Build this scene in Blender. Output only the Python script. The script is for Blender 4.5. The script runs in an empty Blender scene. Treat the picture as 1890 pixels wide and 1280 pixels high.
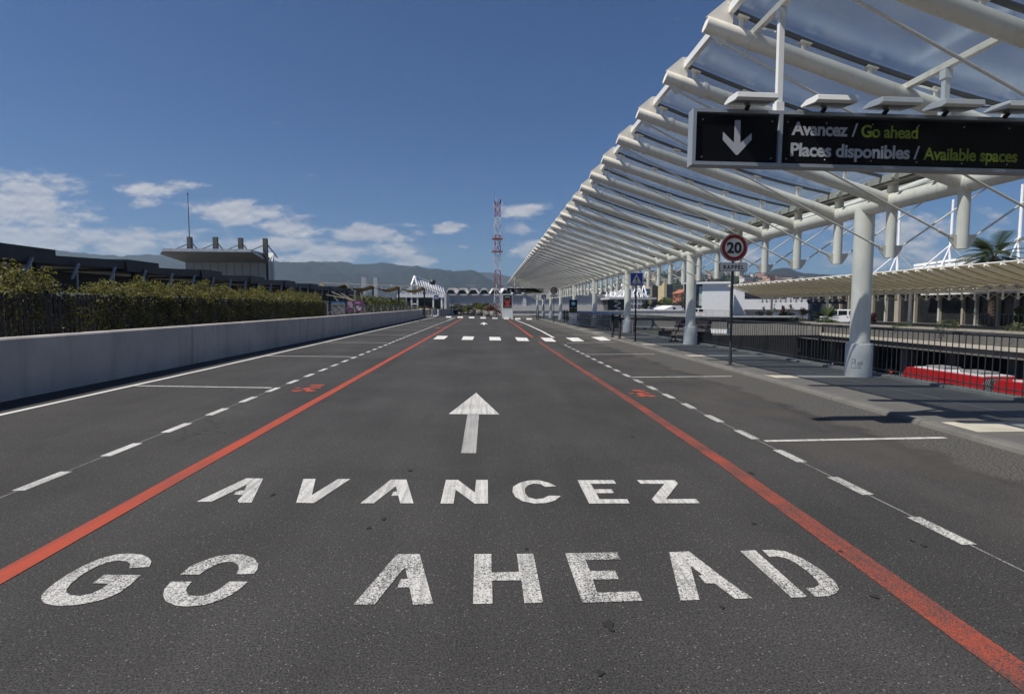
import bpy, bmesh, math, random
from math import radians, sin, cos, tan, atan, atan2, pi, sqrt
from mathutils import Vector, Matrix, noise
random.seed(7)
sc = bpy.context.scene
COL = sc.collection
# ------------------------------------------------------------------ camera
H = 1.5
FPX = 1050.0
YAW = radians(2.78)
PIT = atan(75 / FPX)
cam_d = bpy.data.cameras.new("camera")
cam_d.sensor_width = 36
cam_d.lens = FPX / 1890 * 36
cam_d.clip_start = 0.05
cam_d.clip_end = 30000
cam = bpy.data.objects.new("camera", cam_d)
COL.objects.link(cam)
cam.location = (0, 0, H)
cam.rotation_euler = (pi / 2 - PIT, 0, -YAW)
sc.camera = cam
FW = Vector((sin(YAW) * cos(PIT), cos(YAW) * cos(PIT), -sin(PIT)))
RT = Vector((cos(YAW), -sin(YAW), 0))
UP = RT.cross(FW)
CP = Vector((0, 0, H))
def ray(px, py):
    return FW + RT * ((px - 945) / FPX) + UP * ((640 - py) / FPX)
def G(px, py, z=0.0):            # point of the photograph on level z
    d = ray(px, py); t = (z - H) / d.z
    return CP + d * t
def V(px, py, Y):                # point of the photograph at depth Y
    d = ray(px, py)
    return CP + d * (Y / d.y)
# ------------------------------------------------------------------ light
SUN = Vector((-0.64, -0.22, 1.0)).normalized()
sun_d = bpy.data.lights.new("sun", 'SUN')
sun_d.energy = 5.0
sun_d.angle = radians(0.53)
sun_d.color = (1.0, 0.94, 0.85)
sun_o = bpy.data.objects.new("sun", sun_d)
COL.objects.link(sun_o)
sun_o.rotation_euler = SUN.to_track_quat('Z', 'Y').to_euler()
sc.view_settings.view_transform = 'Standard'
sc.view_settings.look = 'None'
sc.view_settings.exposure = 0.14
sc.view_settings.gamma = 1
W = bpy.data.worlds.new("World")
sc.world = W
W.use_nodes = True
wt = W.node_tree
wt.nodes.clear()
def N(t, kind, **kw):
    n = t.nodes.new(kind)
    for k, v in kw.items():
        if k == 'inp':
            for i, x in v.items(): n.inputs[i].default_value = x
        else: setattr(n, k, v)
    return n
def L(t, a, b): t.links.new(a, b)
sky = N(wt, 'ShaderNodeTexSky', sky_type='NISHITA', sun_disc=False)
sky.sun_elevation = math.asin(SUN.z)
sky.sun_rotation = atan2(SUN.x, SUN.y)
sky.altitude = 300
sky.air_density = 1.0
sky.dust_density = 0.25
sky.ozone_density = 2.5
geo = N(wt, 'ShaderNodeTexCoord')
sep = N(wt, 'ShaderNodeSeparateXYZ'); L(wt, geo.outputs['Generated'], sep.inputs[0])
def m1(op, a, b=None, c=None, clamp=False, t=wt):
    n = N(t, 'ShaderNodeMath', operation=op, use_clamp=clamp)
    for i, v in enumerate((a, b, c)):
        if v is None: continue
        if isinstance(v, (int, float)): n.inputs[i].default_value = v
        else: L(t, v, n.inputs[i])
    return n.outputs[0]
ay = m1('MAXIMUM', m1('ABSOLUTE', sep.outputs[1]), 0.08)
uu = m1('DIVIDE', sep.outputs[0], ay)
vv = m1('DIVIDE', sep.outputs[2], ay)
uv = N(wt, 'ShaderNodeCombineXYZ'); L(wt, uu, uv.inputs[0]); L(wt, vv, uv.inputs[1])
BLOBS = [(40, 385, 190, 58, .95), (150, 412, 100, 22, .8), (70, 450, 260, 34, .9), (250, 458, 200, 22, .7),
         (300, 357, 75, 17, .8), (395, 353, 45, 9, .6), (250, 335, 40, 5, .45), (455, 395, 105, 26, .95), (300, 385, 40, 14, .55),
         (550, 425, 75, 24, .9), (330, 442, 100, 20, .75), (500, 455, 190, 24, .75), (690, 437, 85, 20, 1.0),
         (650, 462, 170, 22, .75), (560, 480, 200, 18, .7), (765, 483, 45, 14, .9), (835, 423, 38, 12, .75),
         (765, 418, 70, 8, .65), (855, 457, 22, 6, .6), (965, 390, 50, 17, .9), (940, 425, 70, 16, .6),
         (985, 462, 60, 22, .8), (540, 197, 18, 5, .33), (524, 243, 16, 4, .3), (588, 331, 14, 5, .38),
         (1530, 400, 90, 34, .7), (1690, 430, 130, 55, .8), (1600, 480, 120, 24, .7), (1860, 405, 70, 30, .6), (1380, 470, 120, 26, .55)]
acc = None
for (bx, by, rx, ry, st) in BLOBS:
    cx, cy = (bx - 894) / FPX, (565 - by) / FPX
    sx, sy = FPX / rx, FPX / ry
    vm = N(wt, 'ShaderNodeVectorMath', operation='MULTIPLY_ADD')
    L(wt, uv.outputs[0], vm.inputs[0]); vm.inputs[1].default_value = (sx, sy, 0); vm.inputs[2].default_value = (-cx * sx, -cy * sy, 0)
    ln = N(wt, 'ShaderNodeVectorMath', operation='LENGTH'); L(wt, vm.outputs[0], ln.inputs[0])
    mr = N(wt, 'ShaderNodeMapRange', interpolation_type='SMOOTHSTEP')
    L(wt, ln.outputs['Value'], mr.inputs[0]); mr.inputs[1].default_value = 1.7; mr.inputs[2].default_value = 0.0
    mr.inputs[3].default_value = 0; mr.inputs[4].default_value = st
    acc = mr.outputs[0] if acc is None else m1('MAXIMUM', acc, mr.outputs[0])
def wnoise(off):
    mp = N(wt, 'ShaderNodeMapping'); L(wt, uv.outputs[0], mp.inputs[0])
    mp.inputs['Scale'].default_value = (13, 30, 1); mp.inputs['Location'].default_value = (1.3, 4.0 + off, 0)
    nn = N(wt, 'ShaderNodeTexNoise'); L(wt, mp.outputs[0], nn.inputs[0])
    nn.inputs['Scale'].default_value = 1.0; nn.inputs['Detail'].default_value = 8; nn.inputs['Roughness'].default_value = .62
    return nn.outputs[0]
n0, n1 = wnoise(0), wnoise(0.22)
dens = m1('ADD', m1('MULTIPLY', acc, 0.74), m1('MULTIPLY', m1('SUBTRACT', n0, 0.5), 1.45))
cm = N(wt, 'ShaderNodeMapRange', interpolation_type='SMOOTHSTEP'); L(wt, dens, cm.inputs[0])
cm.inputs[1].default_value = 0.24; cm.inputs[2].default_value = 0.60; cm.inputs[4].default_value = 0.86
shade = m1('ADD', 0.48, m1('MULTIPLY', m1('SUBTRACT', n0, n1), 2.6), clamp=True)
cc = N(wt, 'ShaderNodeMix', data_type='RGBA'); L(wt, shade, cc.inputs[0])
cc.inputs[6].default_value = (5.6, 6.1, 7.2, 1); cc.inputs[7].default_value = (11.5, 11.2, 11.2, 1)
skyc = N(wt, 'ShaderNodeMix', data_type='RGBA', blend_type='MULTIPLY'); skyc.inputs[0].default_value = 1
L(wt, sky.outputs[0], skyc.inputs[6]); skyc.inputs[7].default_value = (0.42, 0.69, 1.05, 1)
mixc = N(wt, 'ShaderNodeMix', data_type='RGBA')
L(wt, cm.outputs[0], mixc.inputs[0]); L(wt, skyc.outputs[2], mixc.inputs[6]); L(wt, cc.outputs[2], mixc.inputs[7])
bg = N(wt, 'ShaderNodeBackground'); L(wt, mixc.outputs[2], bg.inputs[0]); bg.inputs[1].default_value = 0.058
wo = N(wt, 'ShaderNodeOutputWorld'); L(wt, bg.outputs[0], wo.inputs[0])

# ------------------------------------------------------------------ helpers
MATS = {}
def base_mat(name):
    m = bpy.data.materials.new(name); m.use_nodes = True
    t = m.node_tree; b = t.nodes['Principled BSDF']
    return m, t, b
def noise_n(t, co, scale, detail=4, rough=.55, dist=0, sc3=None):
    if sc3:
        mp = N(t, 'ShaderNodeMapping'); L(t, co, mp.inputs[0]); mp.inputs['Scale'].default_value = sc3; co = mp.outputs[0]
    n = N(t, 'ShaderNodeTexNoise'); L(t, co, n.inputs[0])
    n.inputs['Scale'].default_value = scale; n.inputs['Detail'].default_value = detail; n.inputs['Roughness'].default_value = rough
    n.inputs['Distortion'].default_value = dist
    return n.outputs[0]
def ramp(t, fac, a, b, lo=0.0, hi=1.0):
    r = N(t, 'ShaderNodeMapRange'); L(t, fac, r.inputs[0])
    r.inputs[1].default_value = a; r.inputs[2].default_value = b; r.inputs[3].default_value = lo; r.inputs[4].default_value = hi
    return r.outputs[0]
def mixrgb(t, fac, a, b, blend='MIX'):
    n = N(t, 'ShaderNodeMix', data_type='RGBA', blend_type=blend)
    for i, v in ((0, fac), (6, a), (7, b)):
        if isinstance(v, (int, float)): n.inputs[i].default_value = v
        elif isinstance(v, tuple): n.inputs[i].default_value = (*v[:3], 1)
        else: L(t, v, n.inputs[i])
    return n.outputs[2]
def coords(t, world=False):
    if world: return N(t, 'ShaderNodeNewGeometry').outputs['Position']
    return N(t, 'ShaderNodeTexCoord').outputs['Object']
def bump(t, b, h, s=.3, d=.01):
    n = N(t, 'ShaderNodeBump'); n.inputs['Strength'].default_value = s; n.inputs['Distance'].default_value = d
    L(t, h, n.inputs['Height']); L(t, n.outputs[0], b.inputs['Normal'])
def mat(name, col, rough=.6, metal=0.0, var=.18, scale=2.0, bmp=0.0, bs=60, streak=0.0, spec=.5):
    if name in MATS: return MATS[name]
    m, t, b = base_mat(name)
    co = coords(t, True)
    n = noise_n(t, co, scale, 6)
    c = mixrgb(t, ramp(t, n, .3, .7), tuple(x * (1 - var) for x in col), tuple(min(1, x * (1 + var)) for x in col))
    if streak:
        s = noise_n(t, co, 1.0, 5, .6, sc3=(9, 9, .8))
        c = mixrgb(t, ramp(t, s, .52, .75, 0, streak), c, (col[0] * .45, col[1] * .4, col[2] * .33))
    L(t, c, b.inputs['Base Color'])
    b.inputs['Roughness'].default_value = rough; b.inputs['Metallic'].default_value = metal
    b.inputs['Specular IOR Level'].default_value = spec
    if bmp: bump(t, b, noise_n(t, co, bs, 3), bmp)
    MATS[name] = m
    return m
class MB:
    def __init__(s): s.v = []; s.f = []; s.m = []; s.sm = []
    def face(s, pts, mi=0, smooth=False):
        k = len(s.v); s.v += [tuple(p) for p in pts]; s.f.append(tuple(range(k, k + len(pts)))); s.m.append(mi); s.sm.append(smooth)
    def raw(s, vs, fs, mi=0, smooth=False):
        k = len(s.v); s.v += [tuple(p) for p in vs]
        for f in fs: s.f.append(tuple(i + k for i in f)); s.m.append(mi); s.sm.append(smooth)
    def box(s, x0, x1, y0, y1, z0, z1, mi=0):
        vs = [(x0, y0, z0), (x1, y0, z0), (x1, y1, z0), (x0, y1, z0), (x0, y0, z1), (x1, y0, z1), (x1, y1, z1), (x0, y1, z1)]
        s.raw(vs, [(0, 3, 2, 1), (4, 5, 6, 7), (0, 1, 5, 4), (1, 2, 6, 5), (2, 3, 7, 6), (3, 0, 4, 7)], mi)
        return s
    def bar(s, a, b, w, h=None, mi=0, up=Vector((0, 0, 1))):
        a, b = Vector(a), Vector(b); h = h or w; d = (b - a).normalized()
        if abs(d.dot(up)) > .98: up = Vector((0, 1, 0))
        r = d.cross(up).normalized() * w / 2; u = r.cross(d).normalized() * h / 2
        vs = [a - r - u, a + r - u, a + r + u, a - r + u, b - r - u, b + r - u, b + r + u, b - r + u]
        s.raw(vs, [(0, 1, 2, 3), (7, 6, 5, 4), (0, 4, 5, 1), (1, 5, 6, 2), (2, 6, 7, 3), (3, 7, 4, 0)], mi)
        return s
    def tube(s, pts, r, n=16, mi=0, cap=True):
        pts = [Vector(p) for p in pts]; rr = r if isinstance(r, (list, tuple)) else [r] * len(pts)
        vs = []; fs = []; ref = None
        for i, p in enumerate(pts):
            d = (pts[min(i + 1, len(pts) - 1)] - pts[max(i - 1, 0)]).normalized()
            if ref is None: ref = Vector((0, 0, 1)) if abs(d.z) < .9 else Vector((1, 0, 0))
            a = d.cross(ref).normalized(); b = a.cross(d).normalized()
            for k in range(n):
                t = 2 * pi * k / n; vs.append(p + (a * cos(t) + b * sin(t)) * rr[i])
        for i in range(len(pts) - 1):
            for k in range(n): fs.append((i * n + k, i * n + (k + 1) % n, (i + 1) * n + (k + 1) % n, (i + 1) * n + k))
        s.raw(vs, fs, mi, True)
        if cap:
            s.face(vs[:n][::-1], mi); s.face(vs[-n:], mi)
        return s
    def lathe(s, c, prof, n=20, mi=0, axis='Z'):
        vs = []; fs = []
        for (r, z) in prof:
            for k in range(n):
                t = 2 * pi * k / n
                p = (r * cos(t), r * sin(t), z) if axis == 'Z' else ((z, r * cos(t), r * sin(t)) if axis == 'X' else (r * cos(t), z, r * sin(t)))
                vs.append((c[0] + p[0], c[1] + p[1], c[2] + p[2]))
        for i in range(len(prof) - 1):
            for k in range(n): fs.append((i * n + k, i * n + (k + 1) % n, (i + 1) * n + (k + 1) % n, (i + 1) * n + k))
        s.raw(vs, fs, mi, True)
        return s
    def prism(s, poly, d, mi=0):          # poly: 3D points, extruded by vector d
        poly = [Vector(p) for p in poly]; d = Vector(d); n = len(poly)
        s.raw(poly + [p + d for p in poly], [tuple(range(n))[::-1], tuple(range(n, 2 * n))] + [(i, (i + 1) % n, n + (i + 1) % n, n + i) for i in range(n)], mi)
        return s
    def build(s, name, mats, parent=None, off=(0, 0, 0), bev=0.0):
        me = bpy.data.meshes.new(name)
        off = Vector(off)
        me.from_pydata([tuple(Vector(v) - off) for v in s.v], [], s.f)
        if not isinstance(mats, (list, tuple)): mats = [mats]
        for m in mats: me.materials.append(m)
        me.polygons.foreach_set('material_index', s.m)
        me.polygons.foreach_set('use_smooth', s.sm)
        bm = bmesh.new(); bm.from_mesh(me)
        big = [f for f in bm.faces if len(f.verts) > 4]
        if big: bmesh.ops.triangulate(bm, faces=big)
        bmesh.ops.recalc_face_normals(bm, faces=bm.faces)
        bm.to_mesh(me); bm.free()
        o = bpy.data.objects.new(name, me); COL.objects.link(o)
        if parent is not None: o.parent = parent
        if bev:
            md = o.modifiers.new('bevel', 'BEVEL'); md.width = bev; md.segments = 2; md.limit_method = 'ANGLE'; md.angle_limit = radians(50)
        return o
def tag(o, label, cat, group=None):
    o['label'] = label; o['category'] = cat
    if group: o['group'] = group
    return o
def thing(name, loc, label, cat, group=None, rz=0.0):
    o = bpy.data.objects.new(name, None); COL.objects.link(o); o.location = loc; o.rotation_euler = (0, 0, rz); o.empty_display_size = .2
    return tag(o, label, cat, group)
def struct(o, kind='structure'):
    o['kind'] = kind
    return o
def children_of(o): return [c for c in o.children]
def copy_tree(o, parent=None):
    c = o.copy(); COL.objects.link(c); c.parent = parent
    for ch in children_of(o): copy_tree(ch, c)
    return c
def dup(o, loc, label=None, rz=None, scale=None, group=None):
    c = copy_tree(o); c.location = loc
    if label: c['label'] = label
    if group: c['group'] = group
    if rz is not None: c.rotation_euler = (0, 0, rz)
    if scale: c.scale = (scale,) * 3 if isinstance(scale, (int, float)) else scale
    return c
def text_mesh(name, body, mt, parent, org, u, v, width, cap, thick=.0, bold=.0, spacing=1.0):
    """lettering fitted to a width and a capital height on the plane (org; u, v)"""
    cu = bpy.data.curves.new(name, 'FONT'); cu.body = body; cu.size = 1; cu.offset = bold; cu.space_character = spacing; cu.extrude = 0.0; cu.resolution_u = 4
    o = bpy.data.objects.new(name, cu); COL.objects.link(o)
    dg = bpy.context.evaluated_depsgraph_get()
    me = bpy.data.meshes.new_from_object(o.evaluated_get(dg))
    cu2 = bpy.data.curves.new('capref', 'FONT'); cu2.body = 'H'; cu2.size = 1; cu2.offset = bold
    o2 = bpy.data.objects.new('capref', cu2); COL.objects.link(o2)
    dg.update(); bpy.context.view_layer.update(); dg = bpy.context.evaluated_depsgraph_get()
    me2 = bpy.data.meshes.new_from_object(o2.evaluated_get(dg))
    ch = max(q.co.y for q in me2.vertices)
    bpy.data.objects.remove(o2); bpy.data.objects.remove(o); bpy.data.meshes.remove(me2)
    x0 = min(q.co.x for q in me.vertices); x1 = max(q.co.x for q in me.vertices)
    sx = width / (x1 - x0); sy = cap / ch
    nn = Vector(u).cross(Vector(v)).normalized()
    for q in me.vertices:
        q.co = Vector(org) + Vector(u) * (q.co.x - x0) * sx + Vector(v) * q.co.y * sy
    me.materials.clear(); me.materials.append(mt)
    r = bpy.data.objects.new(name, me); COL.objects.link(r); r.parent = parent
    return r

# ------------------------------------------------------------------ materials
def asphalt(name, c0=.015, c1=.094, tint=(1.0, .965, .93), patches=True, grain=105):
    m, t, b = base_mat(name); co = coords(t, True)
    fine = noise_n(t, co, grain, 2, .7)
    mid = noise_n(t, co, 38, 4, .6)
    big = noise_n(t, co, .45, 5, .6)
    lane = noise_n(t, co, .6, 5, .6, sc3=(1.6, .12, 1))
    c = mixrgb(t, ramp(t, fine, .32, .68), tuple(c0 * x for x in tint), tuple(c1 * x for x in tint))
    c = mixrgb(t, ramp(t, mid, .35, .7, .0, .35), c, tuple(c0 * .55 * x for x in tint))
    vo = N(t, 'ShaderNodeTexVoronoi'); L(t, co, vo.inputs[0]); vo.inputs['Scale'].default_value = 80
    sep_ = N(t, 'ShaderNodeSeparateColor'); L(t, vo.outputs['Color'], sep_.inputs[0])
    stone = m1('MULTIPLY', m1('GREATER_THAN', sep_.outputs[0], .93, t=t), m1('LESS_THAN', vo.outputs['Distance'], .30, t=t), t=t)
    c = mixrgb(t, m1('MULTIPLY', stone, .5, t=t), c, (.32, .30, .27))
    f = m1('MULTIPLY', ramp(t, big, .3, .72, .78, 1.24), ramp(t, lane, .3, .72, .80, 1.22), t=t)
    hue = N(t, 'ShaderNodeHueSaturation'); L(t, c, hue.inputs['Color']); L(t, f, hue.inputs['Value'])
    c = hue.outputs[0]
    if patches:
        sp = N(t, 'ShaderNodeTexVoronoi'); L(t, co, sp.inputs[0]); sp.inputs['Scale'].default_value = 1.1
        w = noise_n(t, co, 22, 3)
        dd = m1('ADD', sp.outputs['Distance'], m1('MULTIPLY', m1('SUBTRACT', w, .5, t=t), .05, t=t), t=t)
        c = mixrgb(t, ramp(t, dd, .020, .036, .75, 0), c, (.012, .011, .012))
        oil = noise_n(t, co, .9, 5, .65, .8, sc3=(1, .45, 1))
        c = mixrgb(t, ramp(t, oil, .60, .74, 0, .38), c, (.022, .021, .021))
        hair = N(t, 'ShaderNodeTexVoronoi', feature='DISTANCE_TO_EDGE'); L(t, N(t, 'ShaderNodeVectorMath', operation='ADD').outputs[0], hair.inputs[0])
        vadd = hair.inputs[0].links[0].from_node; L(t, co, vadd.inputs[0])
        nz = N(t, 'ShaderNodeTexNoise'); L(t, co, nz.inputs[0]); nz.inputs['Scale'].default_value = 1.6; nz.inputs['Detail'].default_value = 6
        L(t, nz.outputs['Color'], vadd.inputs[1]); hair.inputs['Scale'].default_value = .22
        crk = m1('MULTIPLY', ramp(t, hair.outputs['Distance'], .0012, .003, .55, 0), ramp(t, noise_n(t, co, .35, 2), .52, .60), t=t)
        c = mixrgb(t, crk, c, (.010, .010, .010))
        # coarse, older surfacing beside the kerb
        sx = N(t, 'ShaderNodeSeparateXYZ'); L(t, co, sx.inputs[0])
        edge = m1('ADD', sx.outputs[0], m1('MULTIPLY', m1('SUBTRACT', noise_n(t, co, 1.1, 6, .65), .5, t=t), 1.3, t=t), t=t)
        k = ramp(t, edge, 4.45, 4.62)
        kl = m1('MULTIPLY', k, ramp(t, m1('ABSOLUTE', m1('SUBTRACT', sx.outputs[0], 0, t=t), t=t), 7.2, 7.3, 1, 0), t=t)
        coarse = mixrgb(t, ramp(t, noise_n(t, co, 48, 2, .8), .40, .62), (.012, .012, .012), (.15, .145, .135))
        c = mixrgb(t, kl, c, coarse)
        fr = m1('MULTIPLY', ramp(t, edge, 4.3, 4.5), ramp(t, edge, 4.5, 4.7, 1, 0), t=t)
        c = mixrgb(t, m1('MULTIPLY', fr, .5, t=t), c, (.02, .02, .02))
        # brownish tyre dust in the bays on the right
        dust = m1('MULTIPLY', ramp(t, sx.outputs[0], 2.9, 3.5), ramp(t, noise_n(t, co, .8, 5), .42, .65, 0, .45), t=t)
        c = mixrgb(t, dust, c, (.085, .072, .06))
        # faint transverse joints
    L(t, c, b.inputs['Base Color']); b.inputs['Roughness'].default_value = .86; b.inputs['Specular IOR Level'].default_value = .3
    bump(t, b, m1('ADD', fine, m1('MULTIPLY', mid, .5, t=t), t=t), .55, .006)
    MATS[name] = m; return m
def paint(name, col, under=.05, wear=.47, rough=.7, side=False, grain=150):
    m, t, b = base_mat(name); co = coords(t, True)
    fine = noise_n(t, co, grain, 3, .75)
    big = noise_n(t, co, 2.3, 5, .6)
    tyre = noise_n(t, co, 1.0, 3, .6, sc3=(26, .7, 1))
    thr = m1('ADD', fine, m1('MULTIPLY', m1('SUBTRACT', big, .5, t=t), .28, t=t), t=t)
    k = ramp(t, thr, wear - .07, wear + .03)
    c = mixrgb(t, ramp(t, tyre, .44, .64, 0, .60), col, tuple(x * .4 + .03 for x in col))
    c = mixrgb(t, k, (under, under * .97, under * .95), c)
    L(t, c, b.inputs['Base Color']); b.inputs['Roughness'].default_value = rough; b.inputs['Specular IOR Level'].default_value = .3
    bump(t, b, fine, .4, .004)
    MATS[name] = m; return m
def leaf_mat(name, a, bcol, trans=.35, sc_=1.2):
    if name in MATS: return MATS[name]
    m, t, b = base_mat(name); co = coords(t, True)
    n = noise_n(t, co, sc_, 3); n2 = noise_n(t, co, 25, 1)
    c = mixrgb(t, ramp(t, m1('ADD', n, m1('MULTIPLY', m1('SUBTRACT', n2, .5, t=t), .8, t=t), t=t), .3, .7), a, bcol)
    L(t, c, b.inputs['Base Color']); b.inputs['Roughness'].default_value = .55
    tr = N(t, 'ShaderNodeBsdfTranslucent')
    L(t, mixrgb(t, .55, c, (bcol[0] * 1.8, bcol[1] * 1.8, bcol[2] * .7)), tr.inputs[0])
    mx = N(t, 'ShaderNodeMixShader'); mx.inputs[0].default_value = trans
    L(t, b.outputs[0], mx.inputs[1]); L(t, tr.outputs[0], mx.inputs[2]); L(t, mx.outputs[0], t.nodes['Material Output'].inputs[0])
    MATS[name] = m; return m
def glass_mat(name, tr, film, fac, rough=.25):
    m, t, b = base_mat(name); co = coords(t, True)
    T = N(t, 'ShaderNodeBsdfTransparent'); T.inputs[0].default_value = (*tr, 1)
    D = N(t, 'ShaderNodeBsdfDiffuse'); D.inputs[0].default_value = (*film, 1)
    R = N(t, 'ShaderNodeBsdfTranslucent'); R.inputs[0].default_value = (*film, 1)
    mm = N(t, 'ShaderNodeMixShader'); mm.inputs[0].default_value = .5; L(t, D.outputs[0], mm.inputs[1]); L(t, R.outputs[0], mm.inputs[2])
    n = noise_n(t, co, .7, 6, .62, .6, sc3=(1, 2.2, 1)); n2 = noise_n(t, co, 6, 5, .7)
    f = m1('MULTIPLY', ramp(t, n, .35, .75, fac * .5, fac * 1.7), ramp(t, n2, .3, .8, .75, 1.35), t=t)
    mx = N(t, 'ShaderNodeMixShader'); L(t, f, mx.inputs[0]); L(t, T.outputs[0], mx.inputs[1]); L(t, mm.outputs[0], mx.inputs[2])
    Gl = N(t, 'ShaderNodeBsdfGlossy'); Gl.inputs['Roughness'].default_value = rough; Gl.inputs[0].default_value = (.8, .85, .9, 1)
    fr = N(t, 'ShaderNodeFresnel'); fr.inputs[0].default_value = 1.3
    m2 = N(t, 'ShaderNodeMixShader'); L(t, m1('MULTIPLY', fr.outputs[0], .26, t=t), m2.inputs[0]); L(t, mx.outputs[0], m2.inputs[1]); L(t, Gl.outputs[0], m2.inputs[2])
    L(t, m2.outputs[0], t.nodes['Material Output'].inputs[0])
    MATS[name] = m; return m
def concrete(name, col, stain=.35, seams=0.0, scale=1.2):
    m, t, b = base_mat(name); co = coords(t, True)
    n = noise_n(t, co, scale, 7, .6); n2 = noise_n(t, co, 30, 4, .7)
    st = noise_n(t, co, 1.2, 5, .6, sc3=(2.2, 2.2, .35))
    c = mixrgb(t, ramp(t, n, .3, .7), tuple(x * .82 for x in col), tuple(x * 1.12 for x in col))
    c = mixrgb(t, ramp(t, n2, .4, .75, 0, .25), c, tuple(x * .6 for x in col))
    c = mixrgb(t, ramp(t, st, .5, .72, 0, stain), c, tuple(x * .42 for x in col))
    if seams:
        br = N(t, 'ShaderNodeTexWave', wave_type='BANDS', bands_direction='Y'); L(t, co, br.inputs[0]); br.inputs['Scale'].default_value = seams
        c = mixrgb(t, ramp(t, br.outputs['Fac'], .9985, .9997, 0, .4), c, tuple(x * .3 for x in col))
    L(t, c, b.inputs['Base Color']); b.inputs['Roughness'].default_value = .85; b.inputs['Specular IOR Level'].default_value = .3
    bump(t, b, n2, .3, .008)
    MATS[name] = m; return m

ASPH = asphalt('asphalt')
WHITE_P = paint('white road paint', (.62, .61, .58), wear=.43)
WHITE_W = paint('worn white road paint', (.60, .59, .56), wear=.485, grain=115)
WHITE_C = paint('fresh white road paint', (.72, .71, .68), wear=.25)
GREY_P = paint('thin faded road paint', (.34, .335, .32), wear=.5)
RED_P = paint('red road paint', (.40, .068, .034), wear=.41, under=.06)
RED_W = paint('worn red road paint', (.38, .066, .032), wear=.525, under=.05)
STEEL_W = mat('cream painted steel', (.86, .81, .70), .42, var=.06, scale=1.5, streak=.30)
STEEL_B = mat('white painted steel', (.78, .78, .76), .4, var=.04, scale=2)
CONC_W = concrete('barrier concrete', (.56, .515, .475), .34, .052, .9)
CONC_P = concrete('pillar base concrete', (.68, .665, .63), .4, 0, 3)
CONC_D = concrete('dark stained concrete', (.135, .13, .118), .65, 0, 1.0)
CONC_L = concrete('pale concrete ledge', (.46, .43, .36), .3, .13, 2)
KERB = concrete('kerb stone', (.15, .145, .135), .3, .16, 2)
BAND = concrete('cream paving stone', (.50, .465, .38), .2, 0, 2)
DARK = mat('dark grey metal', (.045, .045, .05), .45, .3, var=.2, scale=4)
BLACK = mat('black metal', (.010, .010, .011), .6, 0, var=.2, scale=5, spec=.2)
RAILM = mat('railing steel', (.085, .085, .09), .45, .5, var=.25, scale=4)
SIGNB = mat('black sign panel', (.006, .006, .007), .38, 0, var=.1, spec=.15)
SIGNF = mat('grey aluminium sign frame', (.33, .36, .40), .45, .25, var=.08, scale=3, streak=.15)
SIGNW = mat('grey white sign lettering', (.42, .43, .46), .6, var=.02)
SIGNY = mat('yellow green sign lettering', (.20, .25, .025), .6, var=.02)
LAMPH = mat('pale grey floodlight housing', (.74, .74, .72), .5, var=.06)
ALU = mat('dull aluminium', (.42, .43, .44), .4, .7, var=.1)
BULB = mat('black rubber', (.02, .02, .02), .8)

# ------------------------------------------------------------------ ground
def sheet(name, pts, z, m):
    mb = MB(); mb.face([(p[0], p[1], z if len(p) < 3 else p[2]) for p in pts]); return struct(mb.build(name, m))
GRND = mat('dry ground', (.11, .11, .10), .95, var=.3, scale=.05)
FAR = 5600
TF = -6.25      # trench floor
mb = MB()
mb.face([(-FAR, -60, -.012), (8.4, -60, -.012), (8.4, FAR, -.012), (-FAR, FAR, -.012)])
mb.face([(8.4, -60, -.012), (8.4, -60, TF), (8.4, 64, TF), (8.4, 64, -.012)])
mb.face([(8.4, -60, TF), (60, -60, TF), (60, 64, TF), (8.4, 64, TF)])
mb.face([(8.4, 64, TF), (35.9, 64, TF), (35.9, 64, -.03), (8.4, 64, -.03)])
mb.face([(8.4, 64, -.03), (35.9, 64, -.03), (35.9, FAR, -.03), (8.4, FAR, -.03)])
mb.face([(35.9, 64, -.75), (FAR, 64, -.75), (FAR, FAR, -.75), (35.9, FAR, -.75)])
mb.face([(60, -60, -.76), (FAR, -60, -.76), (FAR, 64, -.76), (60, 64, -.76)])
mb.face([(60, -60, TF), (60, -60, -.76), (60, 64, -.76), (60, 64, TF)])
mb.face([(35.9, 64, TF), (60, 64, TF), (60, 64, -.75), (35.9, 64, -.75)])
struct(mb.build('ground', [GRND]))
sheet('road', [(-8.0, -20), (8.35, -20), (8.35, 95), (30, 95), (30, 108), (-30, 108), (-30, 95), (-8.0, 95)], 0.0, ASPH)
sheet('trench_road', [(20, -40), (44, -40), (44, 63), (20, 63)], TF + .01, asphalt('trench asphalt', .05, .09, patches=False))

def marks(name, polys, m, z=.004, px=True):
    mb = MB()
    for P in polys:
        Q = [G(*p) for p in P] if px else P
        mb.face([(q[0], q[1], z) for q in Q])
    return struct(mb.build(name, m))
def line(pts, w):               # strip along world points
    out = []
    for a, b in zip(pts[:-1], pts[1:]):
        a, b = Vector(a), Vector(b); n = Vector((-(b - a).y, (b - a).x)).normalized() * w / 2
        out.append([a + n, a - n, b - n, b + n])
    return out
def rib_strip(name, pts, w, m, z=.004):
    mb = MB(); n = len(pts); vs = []
    P = [Vector(p[:2]) for p in pts]
    for i, p in enumerate(P):
        d = (P[min(i + 1, n - 1)] - P[max(i - 1, 0)]).normalized(); q = Vector((-d.y, d.x)) * (w[i] if isinstance(w, list) else w) / 2
        vs += [(*(p + q), z), (*(p - q), z)]
    mb.raw(vs, [(2 * i, 2 * i + 1, 2 * i + 3, 2 * i + 2) for i in range(n - 1)])
    return struct(mb.build(name, m))
def cr(x0, y0, s, pts): return [(x0 + a * s, y0 + b * s) for a, b in pts]
s1 = 460 / 1890
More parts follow.
